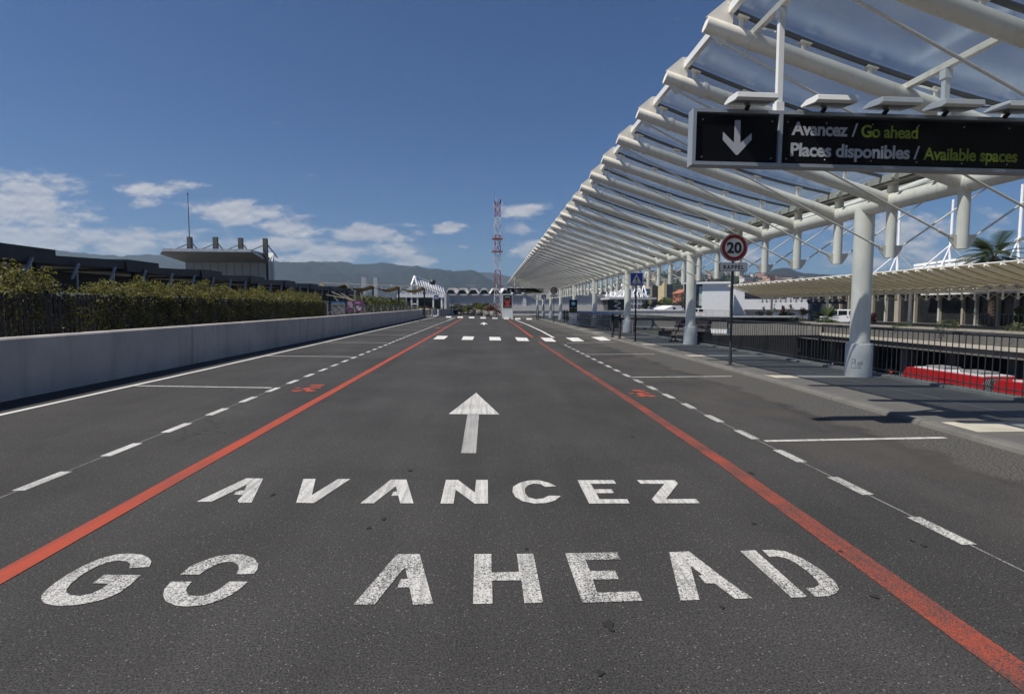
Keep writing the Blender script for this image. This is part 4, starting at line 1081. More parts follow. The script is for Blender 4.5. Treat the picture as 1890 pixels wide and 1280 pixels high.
mb.lathe((p.x, p.y, p.z), [(0, -.3), (.1, -.25), (.1, .1), (0, .15)], 8)
r2 = thing('antenna_mast', (p.x, p.y, top), 'tall thin antenna pole standing on the slab roof at left', 'antenna'); mb.build('pole', mat('antenna grey', (.13, .13, .14), .5), r2, r2.location)

# two pale tower blocks against the mountain
for (x0_, x1_, t_) , lb in (((667, 674.5, 511), 'left one of two pale slab towers at the foot of the mountain'), ((689.5, 696.5, 512), 'right one of two pale slab towers at the foot of the mountain')):
    Yt = 900; a, b = V(x0_, t_, Yt), V(x1_, t_, Yt)
    root = thing('tower_block', (a.x, Yt, 0), lb, 'tower', 'pair of slab towers')
    mb = MB(); mb.box(0, b.x - a.x, 0, 12, 0, a.z); w_ = mb.build('wall', mat('tower wall', (.50, .50, .48), .7), root)
    mb = MB(); mb.box(-.3, b.x - a.x + .3, -.3, 12.3, a.z + .01, a.z + 1.0); mb.build('roof', ZINC, root)
    mb = MB()
    for k in range(12): mb.box(.8, b.x - a.x - .8, -.25, -.02, 6 + k * (a.z - 8) / 12, 6 + k * (a.z - 8) / 12 + .5)
    mb.build('windows', mat('tower windows', (.34, .35, .37), .5), w_)

# ------------------------------------------------------------------ white glass-roofed entrance hall
YT = 96
root = thing('entrance_hall', (*V(780, 575, YT)[:2], 0), 'white framed entrance hall with a peaked glass roof at the end of the road', 'building')
o = root.location
SW = mat('bright white steel', (.80, .80, .80), .45, var=.03)
DG = mat('dark hall glazing', (.018, .020, .028), .15, .0, var=.3, scale=.5)
def Wp(px, py, dy=0): return V(px, py, YT + dy)
mb = MB(); a, b = Wp(733, 547), Wp(816, 547); mb.box(a.x + .3, b.x - .2, YT + .5, YT + 12, 0, a.z); mb.build('glazing', DG, root, o)
for px in (749.5, 759.5, 770.5, 799.5, 815):
    p = Wp(px, 546); mb = MB(); mb.box(p.x - .12, p.x + .12, YT - .1, YT + .15, 0, p.z); mb.build('post', SW, root, o)
mb = MB(); mb.box(a.x, b.x + .3, YT - .2, YT + .2, a.z - .15, a.z + .35); mb.build('lintel', SW, root, o)
mb = MB()
apex = Wp(765, 509.5, 1); ridge = Wp(817, 530, 10)
el, er = Wp(759.5, 546), Wp(770.5, 546)
mb.bar(el, (el.x, YT, apex.z - 1.5), .2); mb.bar(er, (er.x, YT, apex.z - 1.5), .2)
mb.bar((el.x, YT, apex.z - 1.5), apex, .2); mb.bar((er.x, YT, apex.z - 1.5), apex, .2); mb.bar((el.x, YT, apex.z - 1.5), (er.x, YT, apex.z - 1.5), .15)
mb.bar((el.x, YT, 1.9), (er.x, YT, 1.9), .2)
mb.bar(apex, ridge, .25)
rr = random.Random(2)
for k in range(12):
    t = k / 11; p = apex.lerp(ridge, t); q = Vector((er.x, YT, apex.z - 1.6)).lerp(Wp(822, 546), t); q.z = q.z if t > .5 else q.z
    mb.bar(p, q, .09); r = Wp(771 + 48 * t, 546); mb.bar(q, r, .07)
    if k < 11:
        r2_ = Wp(771 + 48 * (t + 1 / 11), 546); mb.bar(q, r2_, .06)
for k in range(9):
    t = k / 8; q = Wp(733, 545.5).lerp(Wp(758, 545.5), t); p = Vector((el.x, YT, apex.z - 4.2)).lerp(Wp(750, 534), 1 - t) ; mb.bar(q, Wp(745 + 14 * t, 541 - 12 * t), .08)
mb.bar(Wp(733, 545.5), Wp(759, 529), .12); mb.bar(Wp(735, 541), Wp(735, 541), .1) if False else None
mb.build('roof_frame', SW, root, o)
mb = MB(); mb.raw([apex + Vector((.2, .4, -.15)), ridge + Vector((0, .2, -.15)), Wp(822, 546, 5), Vector((er.x + .2, YT + .6, apex.z - 1.6))], [(0, 1, 2, 3)])
mb.raw([apex + Vector((.2, .5, -.2)), ridge + Vector((0, .3, -.2)), Wp(822, 546, 5.1), Vector((er.x + .2, YT + .7, apex.z - 1.7))], [(0, 1, 2, 3)])
mb.raw([Wp(735, 545, .5), Wp(759, 545, .5), Vector((el.x, YT + .5, apex.z - 4.4))], [(0, 1, 2)]); mb.raw([Wp(735, 545, .6), Wp(759, 545, .6), Vector((el.x, YT + .6, apex.z - 4.4))], [(0, 1, 2)])
mb.build('roof_glazing', mat('pale roof panels', (.66, .67, .68), .5, var=.08), root, o)
mb = MB(); p = Wp(816, 545, 0); r = Wp(824.5, 545, 0); mb.box(p.x + .4, r.x, YT - 1, YT + 8, 0, p.z + .1); mb.build('side_wall', mat('pale side wall', (.62, .62, .60), .6), root, o)
mb = MB(); r = Wp(806, 537, 4); mb.lathe((r.x - .4, YT + .5, r.z + 1.4), [(0, 0), (.45, .1), (.5, .3), (0, .5)], 14, axis='Y')
mb.build('roof_device', DARK, root, o)

# ------------------------------------------------------------------ terminal with the scalloped roof
YW = 110
root = thing('terminal_building', (8, YW, 0), 'long grey terminal wall with a white scalloped roof, across the end of the road', 'building')
o = root.location
a, b = V(822, 545, YW), V(1126, 545, YW)
mb = MB(); mb.box(a.x, b.x, YW, YW + 25, 0, a.z); w_ = mb.build('wall', mat('grey ribbed cladding', (.50, .50, .51), .6, .1, var=.05, scale=.3), root, o)
mb = MB(); mb.box(a.x, b.x, YW - .4, YW, 0, 1.62); mb.build('plinth_wall', mat('pale terminal plinth', (.58, .56, .53), .7, var=.08), root, o)
mb = MB(); x = a.x + .4
while x < b.x: mb.box(x, x + .06, YW - .08, YW, 1.62, a.z - .4); x += .55
mb.build('cladding_ribs', mat('grey cladding ribs', (.56, .56, .57), .6), w_, o)
zE = a.z
mb = MB(); mb.box(a.x - .3, b.x + .4, YW - .42, YW + .1, zE - .02, zE + .25); mb.build('eaves', mat('pale eaves', (.55, .55, .54), .5), root, o)
for px in (968, 1121):
    p = V(px, 560, YW); mb = MB(); mb.box(p.x - .35, p.x + .35, YW - .3, YW - .01, 1.63, zE - .03); mb.build('pilaster', mat('pale pilaster', (.66, .66, .66), .6), root, o)
SH = concrete('roof shell', (.78, .75, .70), .2, 0, .8)
nb = 15; wbay = (b.x - a.x) / nb
DGW = mat('clerestory glass', (.07, .08, .09), .25, var=.3)
for k in range(nb):
    x0_ = a.x + k * wbay; hh = 1.15
    prof = [(0, .05), (.28, hh * .92), (.34, hh), (.66, hh), (.72, hh * .92), (1, .05)]
    inn = [(.93, .05), (.70, hh * .68), (.30, hh * .68), (.07, .05)]
    mb = MB(); y0_ = YW - .55; P = [(x0_ + u * wbay, y0_, zE + .26 + v_) for u, v_ in prof]; Q = [(x0_ + u * wbay, y0_, zE + .26 + v_) for u, v_ in inn]
    mb.raw(P + [Q[3], Q[2], Q[1], Q[0]], [(0, 1, 7, 6), (1, 2, 7), (2, 3, 8, 7), (3, 4, 8), (4, 5, 9, 8)])
    R = [(p[0], YW + 20, p[2] + .55) for p in P]; mb.raw(P + R, [(j, j + 1, 7 + j, 6 + j) for j in range(5)])
    Ri = [(q[0], y0_ + 1.2, q[2]) for q in Q]; mb.raw(Q + Ri, [(j, j + 1, 5 + j, 4 + j) for j in range(3)])
    mb.build('roof_shell', SH, root, o)
    mb = MB(); mb.face([(q[0], y0_ + 1.2, q[2]) for q in Q]); mb.build('clerestory_window', DGW, root, o)
for px, hx in ((979, 549), ):
    pass
# right wing: dark portico and white lattice beside it
a2, b2 = V(1126, 549, YW - 6), V(1206, 549, YW - 6)
root = thing('portico', (a2.x, YW - 6, 0), 'flat roofed portico with dark glass, white lattice on top, right of the grey terminal', 'building'); o = root.location
mb = MB(); mb.box(a2.x - .6, b2.x, YW - 8, YW, a2.z - .35, a2.z); mb.build('roof', mat('portico roof', (.5, .52, .54), .5), root, o)
mb = MB(); mb.box(a2.x, V(1153, 550, YW - 4).x, YW - 4, YW + 4, 0, a2.z - .36); mb.build('glazing', DG, root, o)
mb = MB()
for k in range(9):
    p = V(1118 + k * 8, 548, YW - 5); t_ = V(1124 + k * 8, 527 - 6 * sin(k * .8), YW - 3)
    mb.bar(p, t_, .16); mb.bar(t_, V(1130 + k * 8, 548, YW - 5), .16); mb.bar(p, V(1130 + k * 8, 538, YW - 1), .10)
    if k < 8: mb.bar(t_, V(1132 + k * 8, 527 - 6 * sin((k + 1) * .8), YW - 3), .10)
mb.bar(V(1166, 528, YW - 6), V(1196, 548, YW - 6), .35); mb.bar(V(1166, 528, YW - 6), V(1166, 549, YW - 6), .3)
mb.build('white_lattice', SW, root, o)
mb = MB(); p = V(1140, 552, YW - 7); 
for k in range(5): mb.bar((p.x - .6, YW - 7, .6 + k * .9), (p.x + .6, YW - 7, 1.2 + k * .9), .16); mb.bar((p.x + .6, YW - 7, 1.2 + k * .9), (p.x - .6, YW - 7, 1.5 + k * .9), .14)
mb.build('spiral_stair', SW, root, o)
a2, b2 = V(1152, 532, 150), V(1199, 532, 150)
root = thing('office_building', (a2.x, 150, 0), 'white office block with a blue band behind the portico', 'building'); o = root.location
mb = MB(); mb.box(a2.x, b2.x, 150, 165, 0, a2.z); w_ = mb.build('wall', mat('office wall', (.6, .6, .6), .6), root, o)
mb = MB(); mb.box(a2.x - .1, b2.x + .1, 149.8, 149.99, V(1170, 543, 150).z, a2.z - .1); mb.build('blue_band', mat('office blue', (.03, .09, .18), .4), w_, o)
for k in range(6):
    for r_ in range(3):
        x = a2.x + .8 + k * (b2.x - a2.x - 1) / 6; z = 1.2 + r_ * 1.5
        mb = MB(); mb.box(x, x + .6, 149.9, 149.985, z, z + .8); mb.build('window', mat('office window', (.12, .13, .15), .3), w_, o)

# ------------------------------------------------------------------ radio mast
ym = 86.0; pm = V(918.7, 575, ym); root = thing('radio_mast', (pm.x, ym, 0), 'tall red and white lattice radio mast at the end of the road', 'mast')
M_R = mat('mast red', (.36, .055, .045), .5, var=.1); M_W = mat('mast white', (.66, .66, .66), .5, var=.05)
def zpx(py): return V(918, py, ym).z
secs = [(584, 576, 'r'), (576, 532, 'w'), (532, 499, 'r'), (499, 465, 'w'), (465, 434, 'r'), (434, 401, 'w'), (401, 374, 'r')]
def hw(z): return .60 - .17 * min(1, z / 5.0) - .01 * z * .35
for b_, t_, c_ in secs:
    z0_, z1_ = max(0, zpx(b_)), zpx(t_); mb = MB(); nst = max(1, round((z1_ - z0_) / 1.15)) if z0_ > 4 else max(1, round((z1_ - z0_) / 1.7))
    for k in range(nst):
        za, zb_ = z0_ + (z1_ - z0_) * k / nst, z0_ + (z1_ - z0_) * (k + 1) / nst
        ca_ = [(sx * hw(za), sy * hw(za), za) for sx, sy in ((-1, -1), (1, -1), (1, 1), (-1, 1))]; cb_ = [(sx * hw(zb_), sy * hw(zb_), zb_) for sx, sy in ((-1, -1), (1, -1), (1, 1), (-1, 1))]
        for j in range(4):
            mb.bar(ca_[j], cb_[j], .10); mb.bar(cb_[j], cb_[(j + 1) % 4], .05); mb.bar(ca_[j], cb_[(j + 1) % 4], .045); mb.bar(ca_[(j + 1) % 4], cb_[j], .045)
    s = mb.build('mast_section', M_R if c_ == 'r' else M_W, root); s['label'] = ('red' if c_ == 'r' else 'white') + ' painted mast section'
for py in (441, 464.5):
    z = zpx(py); mb = MB(); mb.box(-.85, .75, -.7, .7, z - .05, z + .07)
    for x in (-.8, .7): mb.bar((x, -.65, z), (x, -.65, z + .5), .03)
    mb.build('platform', M_R, root)
rnd = random.Random(9)
for py in (374, 380, 384, 414, 418, 422, 452, 456, 459, 474, 478, 482, 534):
    z = zpx(py); x = rnd.choice((-.5, .5, .75, -.2)); mb = MB(); mb.tube([(x, -.55, z), (x, -.62, z + rnd.uniform(.4, .9))], .07, 6); mb.bar((0, -.45, z + .1), (x, -.55, z + .1), .05); mb.build('antenna', M_W, root)
for x in (-.42, .42):
    mb = MB(); mb.tube([(x, -.4, zpx(375)), (x, -.4, zpx(369 if x > 0 else 372))], .09, 6); mb.build('top_antenna', DARK, root)
mb = MB(); mb.tube([(-.4, 0, zpx(374)), (-.45, 0, zpx(352))], .012, 4); mb.build('whip_antenna', DARK, root)

# ------------------------------------------------------------------ planters and shrubs at the end of the road
POT = concrete('pale planter concrete', (.26, .25, .22), .3, 0, 3)
def planter(px, py, Y, w, hpot, lab, lf, sh=1.0, tall=1.0, leafn=420):
    p = V(px, py, Y); rt = thing('planter', (p.x, Y, 0), lab, 'planter', 'planters closing the end of the road')
    mb = MB(); mb.lathe((0, 0, 0), [(0, 0), (w * .36, 0), (w * .5, hpot), (w * .44, hpot), (w * .42, hpot - .1), (0, hpot - .1)], 10); mb.build('pot', POT, rt)
    mb = MB(); r_ = random.Random(int(px * 7)); crown(mb, (0, 0, hpot + w * .26 * tall), (w * .74 * sh, w * .7, w * .58 * tall), 14, 95, .075, r_, .60); mb.build('shrub', lf, rt)
    return rt
for px, Y, w, hp, lf, lb, sh, tl in (
    (830, 108, 1.5, .5, LF_R, 'planter with a dark red shrub left of the far planters, behind the pedestrian sign', 1.3, 1.1),
    (843, 100, 1.5, .9, LF_D, 'dark planter with a green shrub just right of the wall end', 1.2, 1.2),
    (837.5, 112, 1.6, .5, LF_Y, 'yellow green round shrub leftmost in the row behind the dark planter', 1, 1),
    (848, 96, .9, .5, LF_D, 'low dark green shrub tub between the dark planter and the white kerb', 1, 1),
    (859, 104, 1.5, .5, LF_G, 'round dark green shrub alone in the gap of the planter row', 1.0, 1.1),
    (863.5, 100, 1.4, .5, LF_Y, 'yellow green bushy shrub left of the tallest green one', 1.1, 1.0),
    (872, 96, 1.3, .9, LF_D, 'tallest round green shrub in a pale pot, middle of the row', 1.1, 1.1),
    (886, 92, 1.4, .95, LF_Y, 'yellow green shrub in a pale pot before a red one', 1.0, 1.0),
    (884, 97, 1.3, 1.0, LF_R, 'dark red shrub behind the yellow green one in the planter row', 1.1, 1.1),
    (897, 88, 1.2, .9, LF_D, 'dark green shrub in a pale pot left of the big red one', 1.0, 1.1),
    (902, 84, 1.1, .8, LF_Y, 'small yellow green shrub touching the big red one', .9, .9),
    (911, 74, 1.15, .95, LF_R, 'largest planter, pale pot with a spreading dark red shrub beside the mast', 1.25, 1.1)):
    planter(px, 585, Y, w, hp, lb, lf, sh, tl)
# low wall behind the planters, kerb and beds
root = thing('low_wall', (0, 104, 0), 'pale low wall behind the row of planters', 'wall')
mb = MB(); mb.box(-8.0, 4, 109.2, 109.5, 0, .85); mb.box(2.3, 34, 93.3, 93.6, 0, .75); mb.build('wall_body', CONC_P, root, (0, 104, 0))
mb = MB(); mb.box(2.2, 34.2, 93.2, 93.7, .751, .82); mb.build('coping', CONC_P, root, (0, 104, 0))
mb = MB(); mb.raw([(-9, 76, .01), (-8.0, 70, .01), (-30, 60, .01), (-40, 110, .01), (-9.5, 100, .01)], [(0, 1, 2, 3, 4)]); struct(mb.build('planting_bed', mat('bed soil', (.07, .05, .035), .9, var=.4, scale=1)))
for i, (px, Y, lf, lb) in enumerate(((751, 90, LF_Y, 'leftmost yellow shrub before the entrance hall'), (762, 89, LF_R, 'wide dark red shrub before the entrance hall tower'), (777, 88, LF_Y, 'yellow shrub between two red shrubs before the entrance hall'), (790, 90, LF_R, 'dark red shrub at the right end before the entrance hall'), (802, 89, LF_Y, 'low yellow shrub under the far left pedestrian sign'))):
    p = V(px, 573, Y); rt = thing('shrub', (p.x, Y, 0), lb, 'shrub', 'shrubs before the entrance hall')
    mb = MB(); crown(mb, (0, 0, 1.0), (.9, .7, .55), 8, 40, .08, random.Random(i), .6); mb.build('foliage', lf, rt)
    mb = MB(); mb.tube([(0, 0, 0), (0, 0, .9)], .04, 6); mb.build('stem', BARK, rt)
# curved wall end, stacked barriers and white marker
root = thing('rounded_wall', (-9.5, 84, 0), 'short curved grey wall at the far end of the parking bays', 'wall')
mb = MB(); pts = [(V(797, 575, 88).x, 88), (V(812, 575, 88.5).x, 88.5), (V(824, 575, 92).x, 92), (V(833, 575, 98).x, 98)]
for p, q in zip(pts[:-1], pts[1:]): mb.bar((*p, .55), (*q, .55), .3, 1.1)
mb.build('wall_body', CONC_W, root, (-9.5, 84, 0))
for i in range(3):
    p = V(787.5 + i * 3.2, 575, 78.5 + i * .3); rt = thing('crowd_barrier', (p.x, p.y, 0), ('front', 'middle', 'rear')[i] + ' one of three grey steel crowd barriers leaning at the end of the wall', 'barrier', 'crowd barriers at the wall end', radians(70))
    mb = MB(); mb.tube([(-.5, 0, .1), (-.5, 0, 1.0), (-.4, 0, 1.15), (.4, 0, 1.15), (.5, 0, 1.0), (.5, 0, .1), (-.5, 0, .2)], .025, 6); mb.build('frame', ALU, rt)
    mb = MB()
    for k in range(7): mb.tube([(-.4 + k * .13, 0, .2), (-.4 + k * .13, 0, 1.12)], .012, 4)
    mb.build('bars', ALU, rt)
rt = thing('white_marker', (V(809, 585, 79).x, 79, 0), 'white plastic road marker with ball top and low base links near the far left crossing', 'marker')
mb = MB(); mb.lathe((0, 0, 0), [(0, 0), (.13, 0), (.12, .4), (.06, .5), (.06, .58), (.12, .62), (.12, .72), (.06, .76), (.08, .82), (.14, .9), (.12, 1.0), (0, 1.04)], 14); mb.build('post', M_W, rt)
for k in range(3):
    mb = MB(); mb.lathe((-.28 - k * .32, 0, .15), [(0, -.14), (.14, -.1), (.15, .06), (.08, .12), (0, .12)], 10); mb.build('base_link', M_W, rt)

# street lamp beyond the terminal
rt = thing('floodlight_mast', (V(869, 535, 170).x, 170, 0), 'thin floodlight mast behind the scalloped roof', 'lamp mast')
zz = V(869, 527, 170).z; mb = MB(); mb.tube([(0, 0, 0), (0, 0, zz)], .18, 6); mb.build('pole', ALU, rt)
mb = MB(); mb.bar((-1.3, 0, zz), (1.3, 0, zz), .5); mb.build('lamp_bar', ALU, rt)

# ------------------------------------------------------------------ trench, parapet, far platform
root = thing('far_platform', (36, 0, -.75), 'raised concrete deck with stained parapet and pale ledge across the trench', 'bridge deck'); o = (36, 0, -.75)
mb = MB(); mb.box(35.95, 60, -40, 220, -1.05, -.752); mb.build('deck', mat('deck surface', (.16, .155, .145), .9, var=.2, scale=.4), root, o)
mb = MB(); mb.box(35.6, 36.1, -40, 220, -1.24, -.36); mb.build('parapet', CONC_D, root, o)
mb = MB(); mb.box(35.5, 36.4, -40, 220, -.358, -.24); mb.build('coping', concrete('parapet coping', (.30, .28, .23), .5, .04, 2), root, o)
mb = MB(); mb.box(35.2, 35.95, -40, 220, -1.53, -1.27); mb.build('ledge', CONC_L, root, o)
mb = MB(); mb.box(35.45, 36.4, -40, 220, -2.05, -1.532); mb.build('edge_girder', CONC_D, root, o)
for k in range(14):
    y = -4 + k * 5.2
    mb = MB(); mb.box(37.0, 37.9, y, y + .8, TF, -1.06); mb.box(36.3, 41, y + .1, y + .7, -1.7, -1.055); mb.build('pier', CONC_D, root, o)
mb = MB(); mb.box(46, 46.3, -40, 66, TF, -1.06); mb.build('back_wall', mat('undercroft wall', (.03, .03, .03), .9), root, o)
# footbridge
root = thing('footbridge', (12, 47, 0), 'low concrete footbridge with handrail crossing the trench behind the bench', 'footbridge'); o = root.location
a, b = V(1150, 604.5, 49), V(1344, 611.5, 40.5)
mb = MB(); mb.bar(a + Vector((0, 0, .0)), b, .35, .30, up=Vector((0, 0, 1))); mb.build('edge_beam', mat('bridge edge white', (.78, .79, .82), .6), root, o)
mb = MB(); mb.bar(a + Vector((0, .1, .42)), b + Vector((0, .1, .42)), .25, .52); mb.build('side_wall', concrete('bridge side', (.17, .17, .165), .4), root, o)
mb = MB(); mb.bar(a + Vector((0, 1.6, .0)), b + Vector((0, 1.6, .0)), 3.0, .25); mb.build('deck', CONC_D, root, o)
mb = MB(); mb.bar(a + Vector((0, .1, 1.0)), b + Vector((0, .1, 1.0)), .06); mb.bar(a + Vector((0, .1, .84)), b + Vector((0, .1, .84)), .05)
for k in range(60): p = a.lerp(b, k / 59); mb.bar((p.x, p.y + .1, p.z + .66), (p.x, p.y + .1, p.z + 1.0), .025)
mb.build('handrail', RAILM, root, o)
for t in (.12, .5, .88): p = a.lerp(b, t); mb = MB(); mb.box(p.x - .4, p.x + .4, p.y + 1.2, p.y + 2, TF, p.z - .16); mb.build('pier', CONC_D, root, o)
# second cross wall farther back
root = thing('retaining_wall', (9, 60, 0), 'grey concrete retaining wall with top rail behind the footbridge', 'wall'); o = root.location
mb = MB(); mb.box(8.9, 35.4, 62.6, 63, TF, .25); mb.build('wall_body', mat('shade toned trench concrete', (.030, .030, .029), .9, var=.5, scale=.3), root, o)  # trench shade put into the near-black base colour of the concrete
mb = MB(); mb.box(8.9, 35.4, 62.5, 63.1, .251, .42); mb.build('coping', CONC_P, root, o)
mb = MB(); mb.box(9.0, 35.4, 58.0, 58.4, -1.5, -.35); mb.build('lower_ledge', CONC_L, root, o)

# articulated red bus down in the trench
RED = mat('bus red', (.34, .010, .012), .35, var=.05); BWHT = mat('bus roof white', (.55, .55, .56), .5, var=.08); BGL = mat('bus window', (.01, .011, .013), .1)
xb0, xb1 = 33.0, 35.3
YL = 33.0 * ray(1664, 684).y / ray(1664, 684).x; YG = 33.0 * ray(1816, 700).y / ray(1816, 700).x
root = thing('articulated_bus', (xb0, 41, TF), 'red articulated bus with white roof standing in the trench', 'bus'); o = root.location
zr, zbt = -3.18, -4.08
for nm, ya, yb in (('rear_body', YG, YL), ('front_body', YG - 19, YG - .75)):
    prof = [(yb, zbt - 1.7), (yb + .12, zbt - .5), (yb, zbt), (yb - .45, zr - .05), (yb - .8, zr), (ya, zr), (ya, zbt - 1.7)]
    if nm == 'front_body': prof = [(yb, zbt - 1.7), (yb, zr - .35), (yb - .3, zr), (ya, zr), (ya, zbt - 1.7)]
    mb = MB(); mb.prism([(xb0, y, z) for y, z in prof], (xb1 - xb0, 0, 0)); bd = mb.build(nm, RED, root, o, bev=.06)
    mb = MB(); mb.box(xb0 - .012, xb0 - .003, ya + .3, yb - .5, zbt - 1.0, zbt - .04); mb.build('window_band', BGL, bd, o)
    mb = MB(); mb.box(xb0 + .10, xb1 - .1, ya + .1, yb - 1.2, zr + .002, zr + .07); mb.build('white_roof', BWHT, bd, o)
    y = ya + .8
    while y + 2 < yb - 1:
        mb = MB(); mb.box(xb0 + .5, xb1 - .5, y, y + 1.7, zr + .075, zr + .24); mb.build('roof_unit', mat('roof unit grey', (.22, .22, .22), .6), bd, o); y += 3.1
    for y in ((yb - 1.6, ya + 1.5) if nm == 'rear_body' else (yb - 2, ya + 3)):
        w_ = MB(); w_.lathe((xb0 + .1, y, TF + .5), [(0, -.12), (.47, -.12), (.5, 0), (.47, .1), (0, .1)], 20, axis='X'); w_.build('wheel', BULB, bd, o)
mb = MB()
for k in range(7): mb.box(xb0 + .1 + (k % 2) * .08, xb1 - .1, YG - .74 + k * .105, YG - .74 + k * .105 + .06, TF + .6, zr - .1)
mb.build('bellows', mat('bellows grey', (.10, .10, .10), .8), root, o)
mb = MB()
for k in range(5): mb.tube([(xb0 - .05, YG - .7 + k * .14, zr - .1), (xb0 - .12, YG - .64 + k * .14, zr - .45), (xb0 - .05, YG - .7 + k * .14, zr - .8)], .022, 5)
mb.build('cables', ALU, root, o)
# red signal light by the bus
p = V(1643, 685, 46); rt = thing('signal_light', (p.x, 46, TF), 'small lit red signal lamp on a post in the dark trench left of the bus', 'signal')
mb = MB(); mb.tube([(0, 0, 0), (0, 0, p.z - TF)], .05, 8); mb.box(-.16, .16, -.1, .1, p.z - TF - .6, p.z - TF + .25); mb.build('post', BLACK, rt)
m_, t_, b_ = base_mat('lit red lamp'); b_.inputs['Base Color'].default_value = (.8, .02, .01, 1); b_.inputs['Emission Color'].default_value = (1, .02, .01, 1); b_.inputs['Emission Strength'].default_value = 1.3
mb = MB(); mb.lathe((0, -.13, p.z - TF), [(0, 0), (.11, 0), (.11, .02)], 14, axis='Y'); mb.build('lamp', m_, rt)

# ------------------------------------------------------------------ far side of the trench
GZ = -.75
# distant terminal behind the cream canopy
YC = 0
root = thing('far_terminal', (58, 60, GZ), 'beige far terminal front with dark shopfronts and white lintel, behind the cream canopy', 'building'); o = root.location
BEI = mat('beige terminal cladding', (.36, .33, .27), .7, var=.1, scale=.3, streak=.3); 
xw = 59.0
mb = MB(); mb.box(xw, xw + 14, 20, 101, 3.2, 6.3); mb.build('upper_wall', BEI, root, o)
mb = MB(); mb.box(xw - 1.2, xw - .01, 30, 73, 2.95, 3.25); mb.build('lintel', mat('white lintel', (.7, .7, .68), .5), root, o)
mb = MB(); mb.box(xw + .3, xw + .6, 20, 101, GZ, 3.2); mb.build('glazing', mat('shopfront glass', (.02, .022, .024), .12, var=.3, scale=.4), root, o)
rnd = random.Random(21)
y = 24
while y < 100:
    w_ = rnd.choice((.25, .25, .45, .8)); mb = MB(); mb.box(xw - .1, xw + .28, y, y + w_, GZ, 3.19); mb.build('pier', rnd.choice((BEI, BEI, mat('pale pier', (.5, .5, .46), .6))), root, o); y += rnd.uniform(1.8, 4.2)
for k in range(9):
    y = 30 + k * 7.5; mb = MB(); mb.box(xw - .03, xw - .012, y, y + 2.2, 4.3, 5.4); mb.build('window', DGW, root, o)
mb = MB(); mb.box(xw - .5, xw + 14, 20, 101, 6.31, 6.6); mb.build('roof', mat('grey roof', (.42, .42, .40), .6), root, o)
# white roof masts with stays
def mast_frame(px_top, py_top, px_n, py_n, px_b, py_b, Y, lb):
    root = thing('roof_mast', (V(px_b, py_b, Y).x, Y, V(px_b, py_b, Y).z - 2), lb, 'roof mast', 'white stayed masts on the far terminal roof'); o = root.location
    mb = MB(); mb.tube([V(px_b, py_b, Y) + Vector((0, 0, -3)), V(px_n, py_n, Y), V(px_top, py_top, Y)], [.22, .20, .16], 10); mb.build('mast', SW, root, o)
    n_ = V(px_n, py_n, Y); s = 60 / Y
    for dx, dy, Yy in ((-75 * s, 62 * s, Y - 6), (-28 * s, 62 * s, Y - 7), (95 * s, 42 * s, Y + 10), (42 * s, 45 * s, Y + 5)):
        mb = MB(); mb.tube([n_, V(px_n + dx, py_n + dy, Yy)], .10, 8); mb.build('stay', SW, root, o)
mast_frame(1662, 352, 1658, 466, 1655, 505, 86, 'left white mast with splayed stays, seen beside the first pillar top')
mast_frame(1760, 368, 1755, 451, 1752, 495, 77, 'middle white mast with splayed stays above the cream canopy')
mast_frame(1888, 340, 1882, 437, 1880, 490, 68, 'right white mast with splayed stays at the frame edge behind the palm')
root = thing('roof_structure', (*V(1780, 490, 76)[:2], 7), 'low white roof monitor behind the masts on the far terminal', 'roof structure'); o = root.location
mb = MB(); a, b = V(1696, 496, 78), V(1800, 484, 68); mb.bar(a, b, 1.5, .35); mb.bar(a + Vector((0, .5, .5)), b + Vector((0, .5, .6)), .8, .3); mb.build('roof_beam', SW, root, o)
mb = MB(); 
for k in range(6): p = a.lerp(b, k / 5); mb.bar(p + Vector((0, 0, -3)), p, .3)
mb.build('supports', ALU, root, o)
# blue portico, pillar
p0, p1 = V(1497, 556, 88), V(1556, 556, 84)
root = thing('blue_portico', (p0.x, 88, GZ), 'dark navy flat portico above the small palm and the white van', 'portico'); o = root.location
mb = MB(); mb.bar(p0, p1, 2.2, .75); mb.build('roof', mat('navy blue', (.008, .012, .05), .4), root, o)
for px in (1498, 1513, 1546): p = V(px, 560, 87); mb = MB(); mb.box(p.x - .25, p.x + .25, 87, 87.5, GZ, p.z); mb.build('pillar', mat('pillar grey', (.26, .26, .25), .6), root, o)
p = V(1505, 590, 84); mb = MB(); mb.box(p.x - .6, p.x + .6, 84, 84.3, GZ, 1.8); mb.build('blue_door', mat('door blue', (.01, .04, .14), .5), root, o)

# modern white building
Yb = 118
root = thing('white_building', (*V(1360, 590, Yb)[:2], GZ), 'modern white building with ribbon windows and a tall dark glass corner', 'building'); o = root.location
WW = mat('bright white wall', (.74, .75, .77), .6, var=.03)
a, b = V(1357, 524, Yb), V(1496, 524, Yb)
mb = MB(); mb.box(a.x, b.x, Yb, Yb + 5, GZ, V(1400, 530, Yb).z); w_ = mb.build('main_block', WW, root, o)
a2, b2 = V(1316, 521, Yb - 4), V(1357, 521, Yb - 4)
mb = MB(); mb.box(a2.x, b2.x + .5, Yb - 4, Yb - .4, GZ, a2.z + .2); mb.build('tall_block', WW, root, o)
a3, b3 = V(1286, 523, Yb - 3.9), V(1318, 522, Yb - 3.9)
mb = MB(); mb.box(a3.x, b3.x - .1, Yb - 3.6, Yb - 1.5, GZ, a3.z - .05); g_ = mb.build('glass_corner', mat('smoky glass', (.045, .055, .06), .12, var=.6, scale=.35), root, o)
mb = MB()
for k in range(7): x = a3.x + (b3.x - a3.x) * k / 6.5; mb.box(x - .05, x + .05, Yb - 3.7, Yb - 3.61, GZ, a3.z - .1)
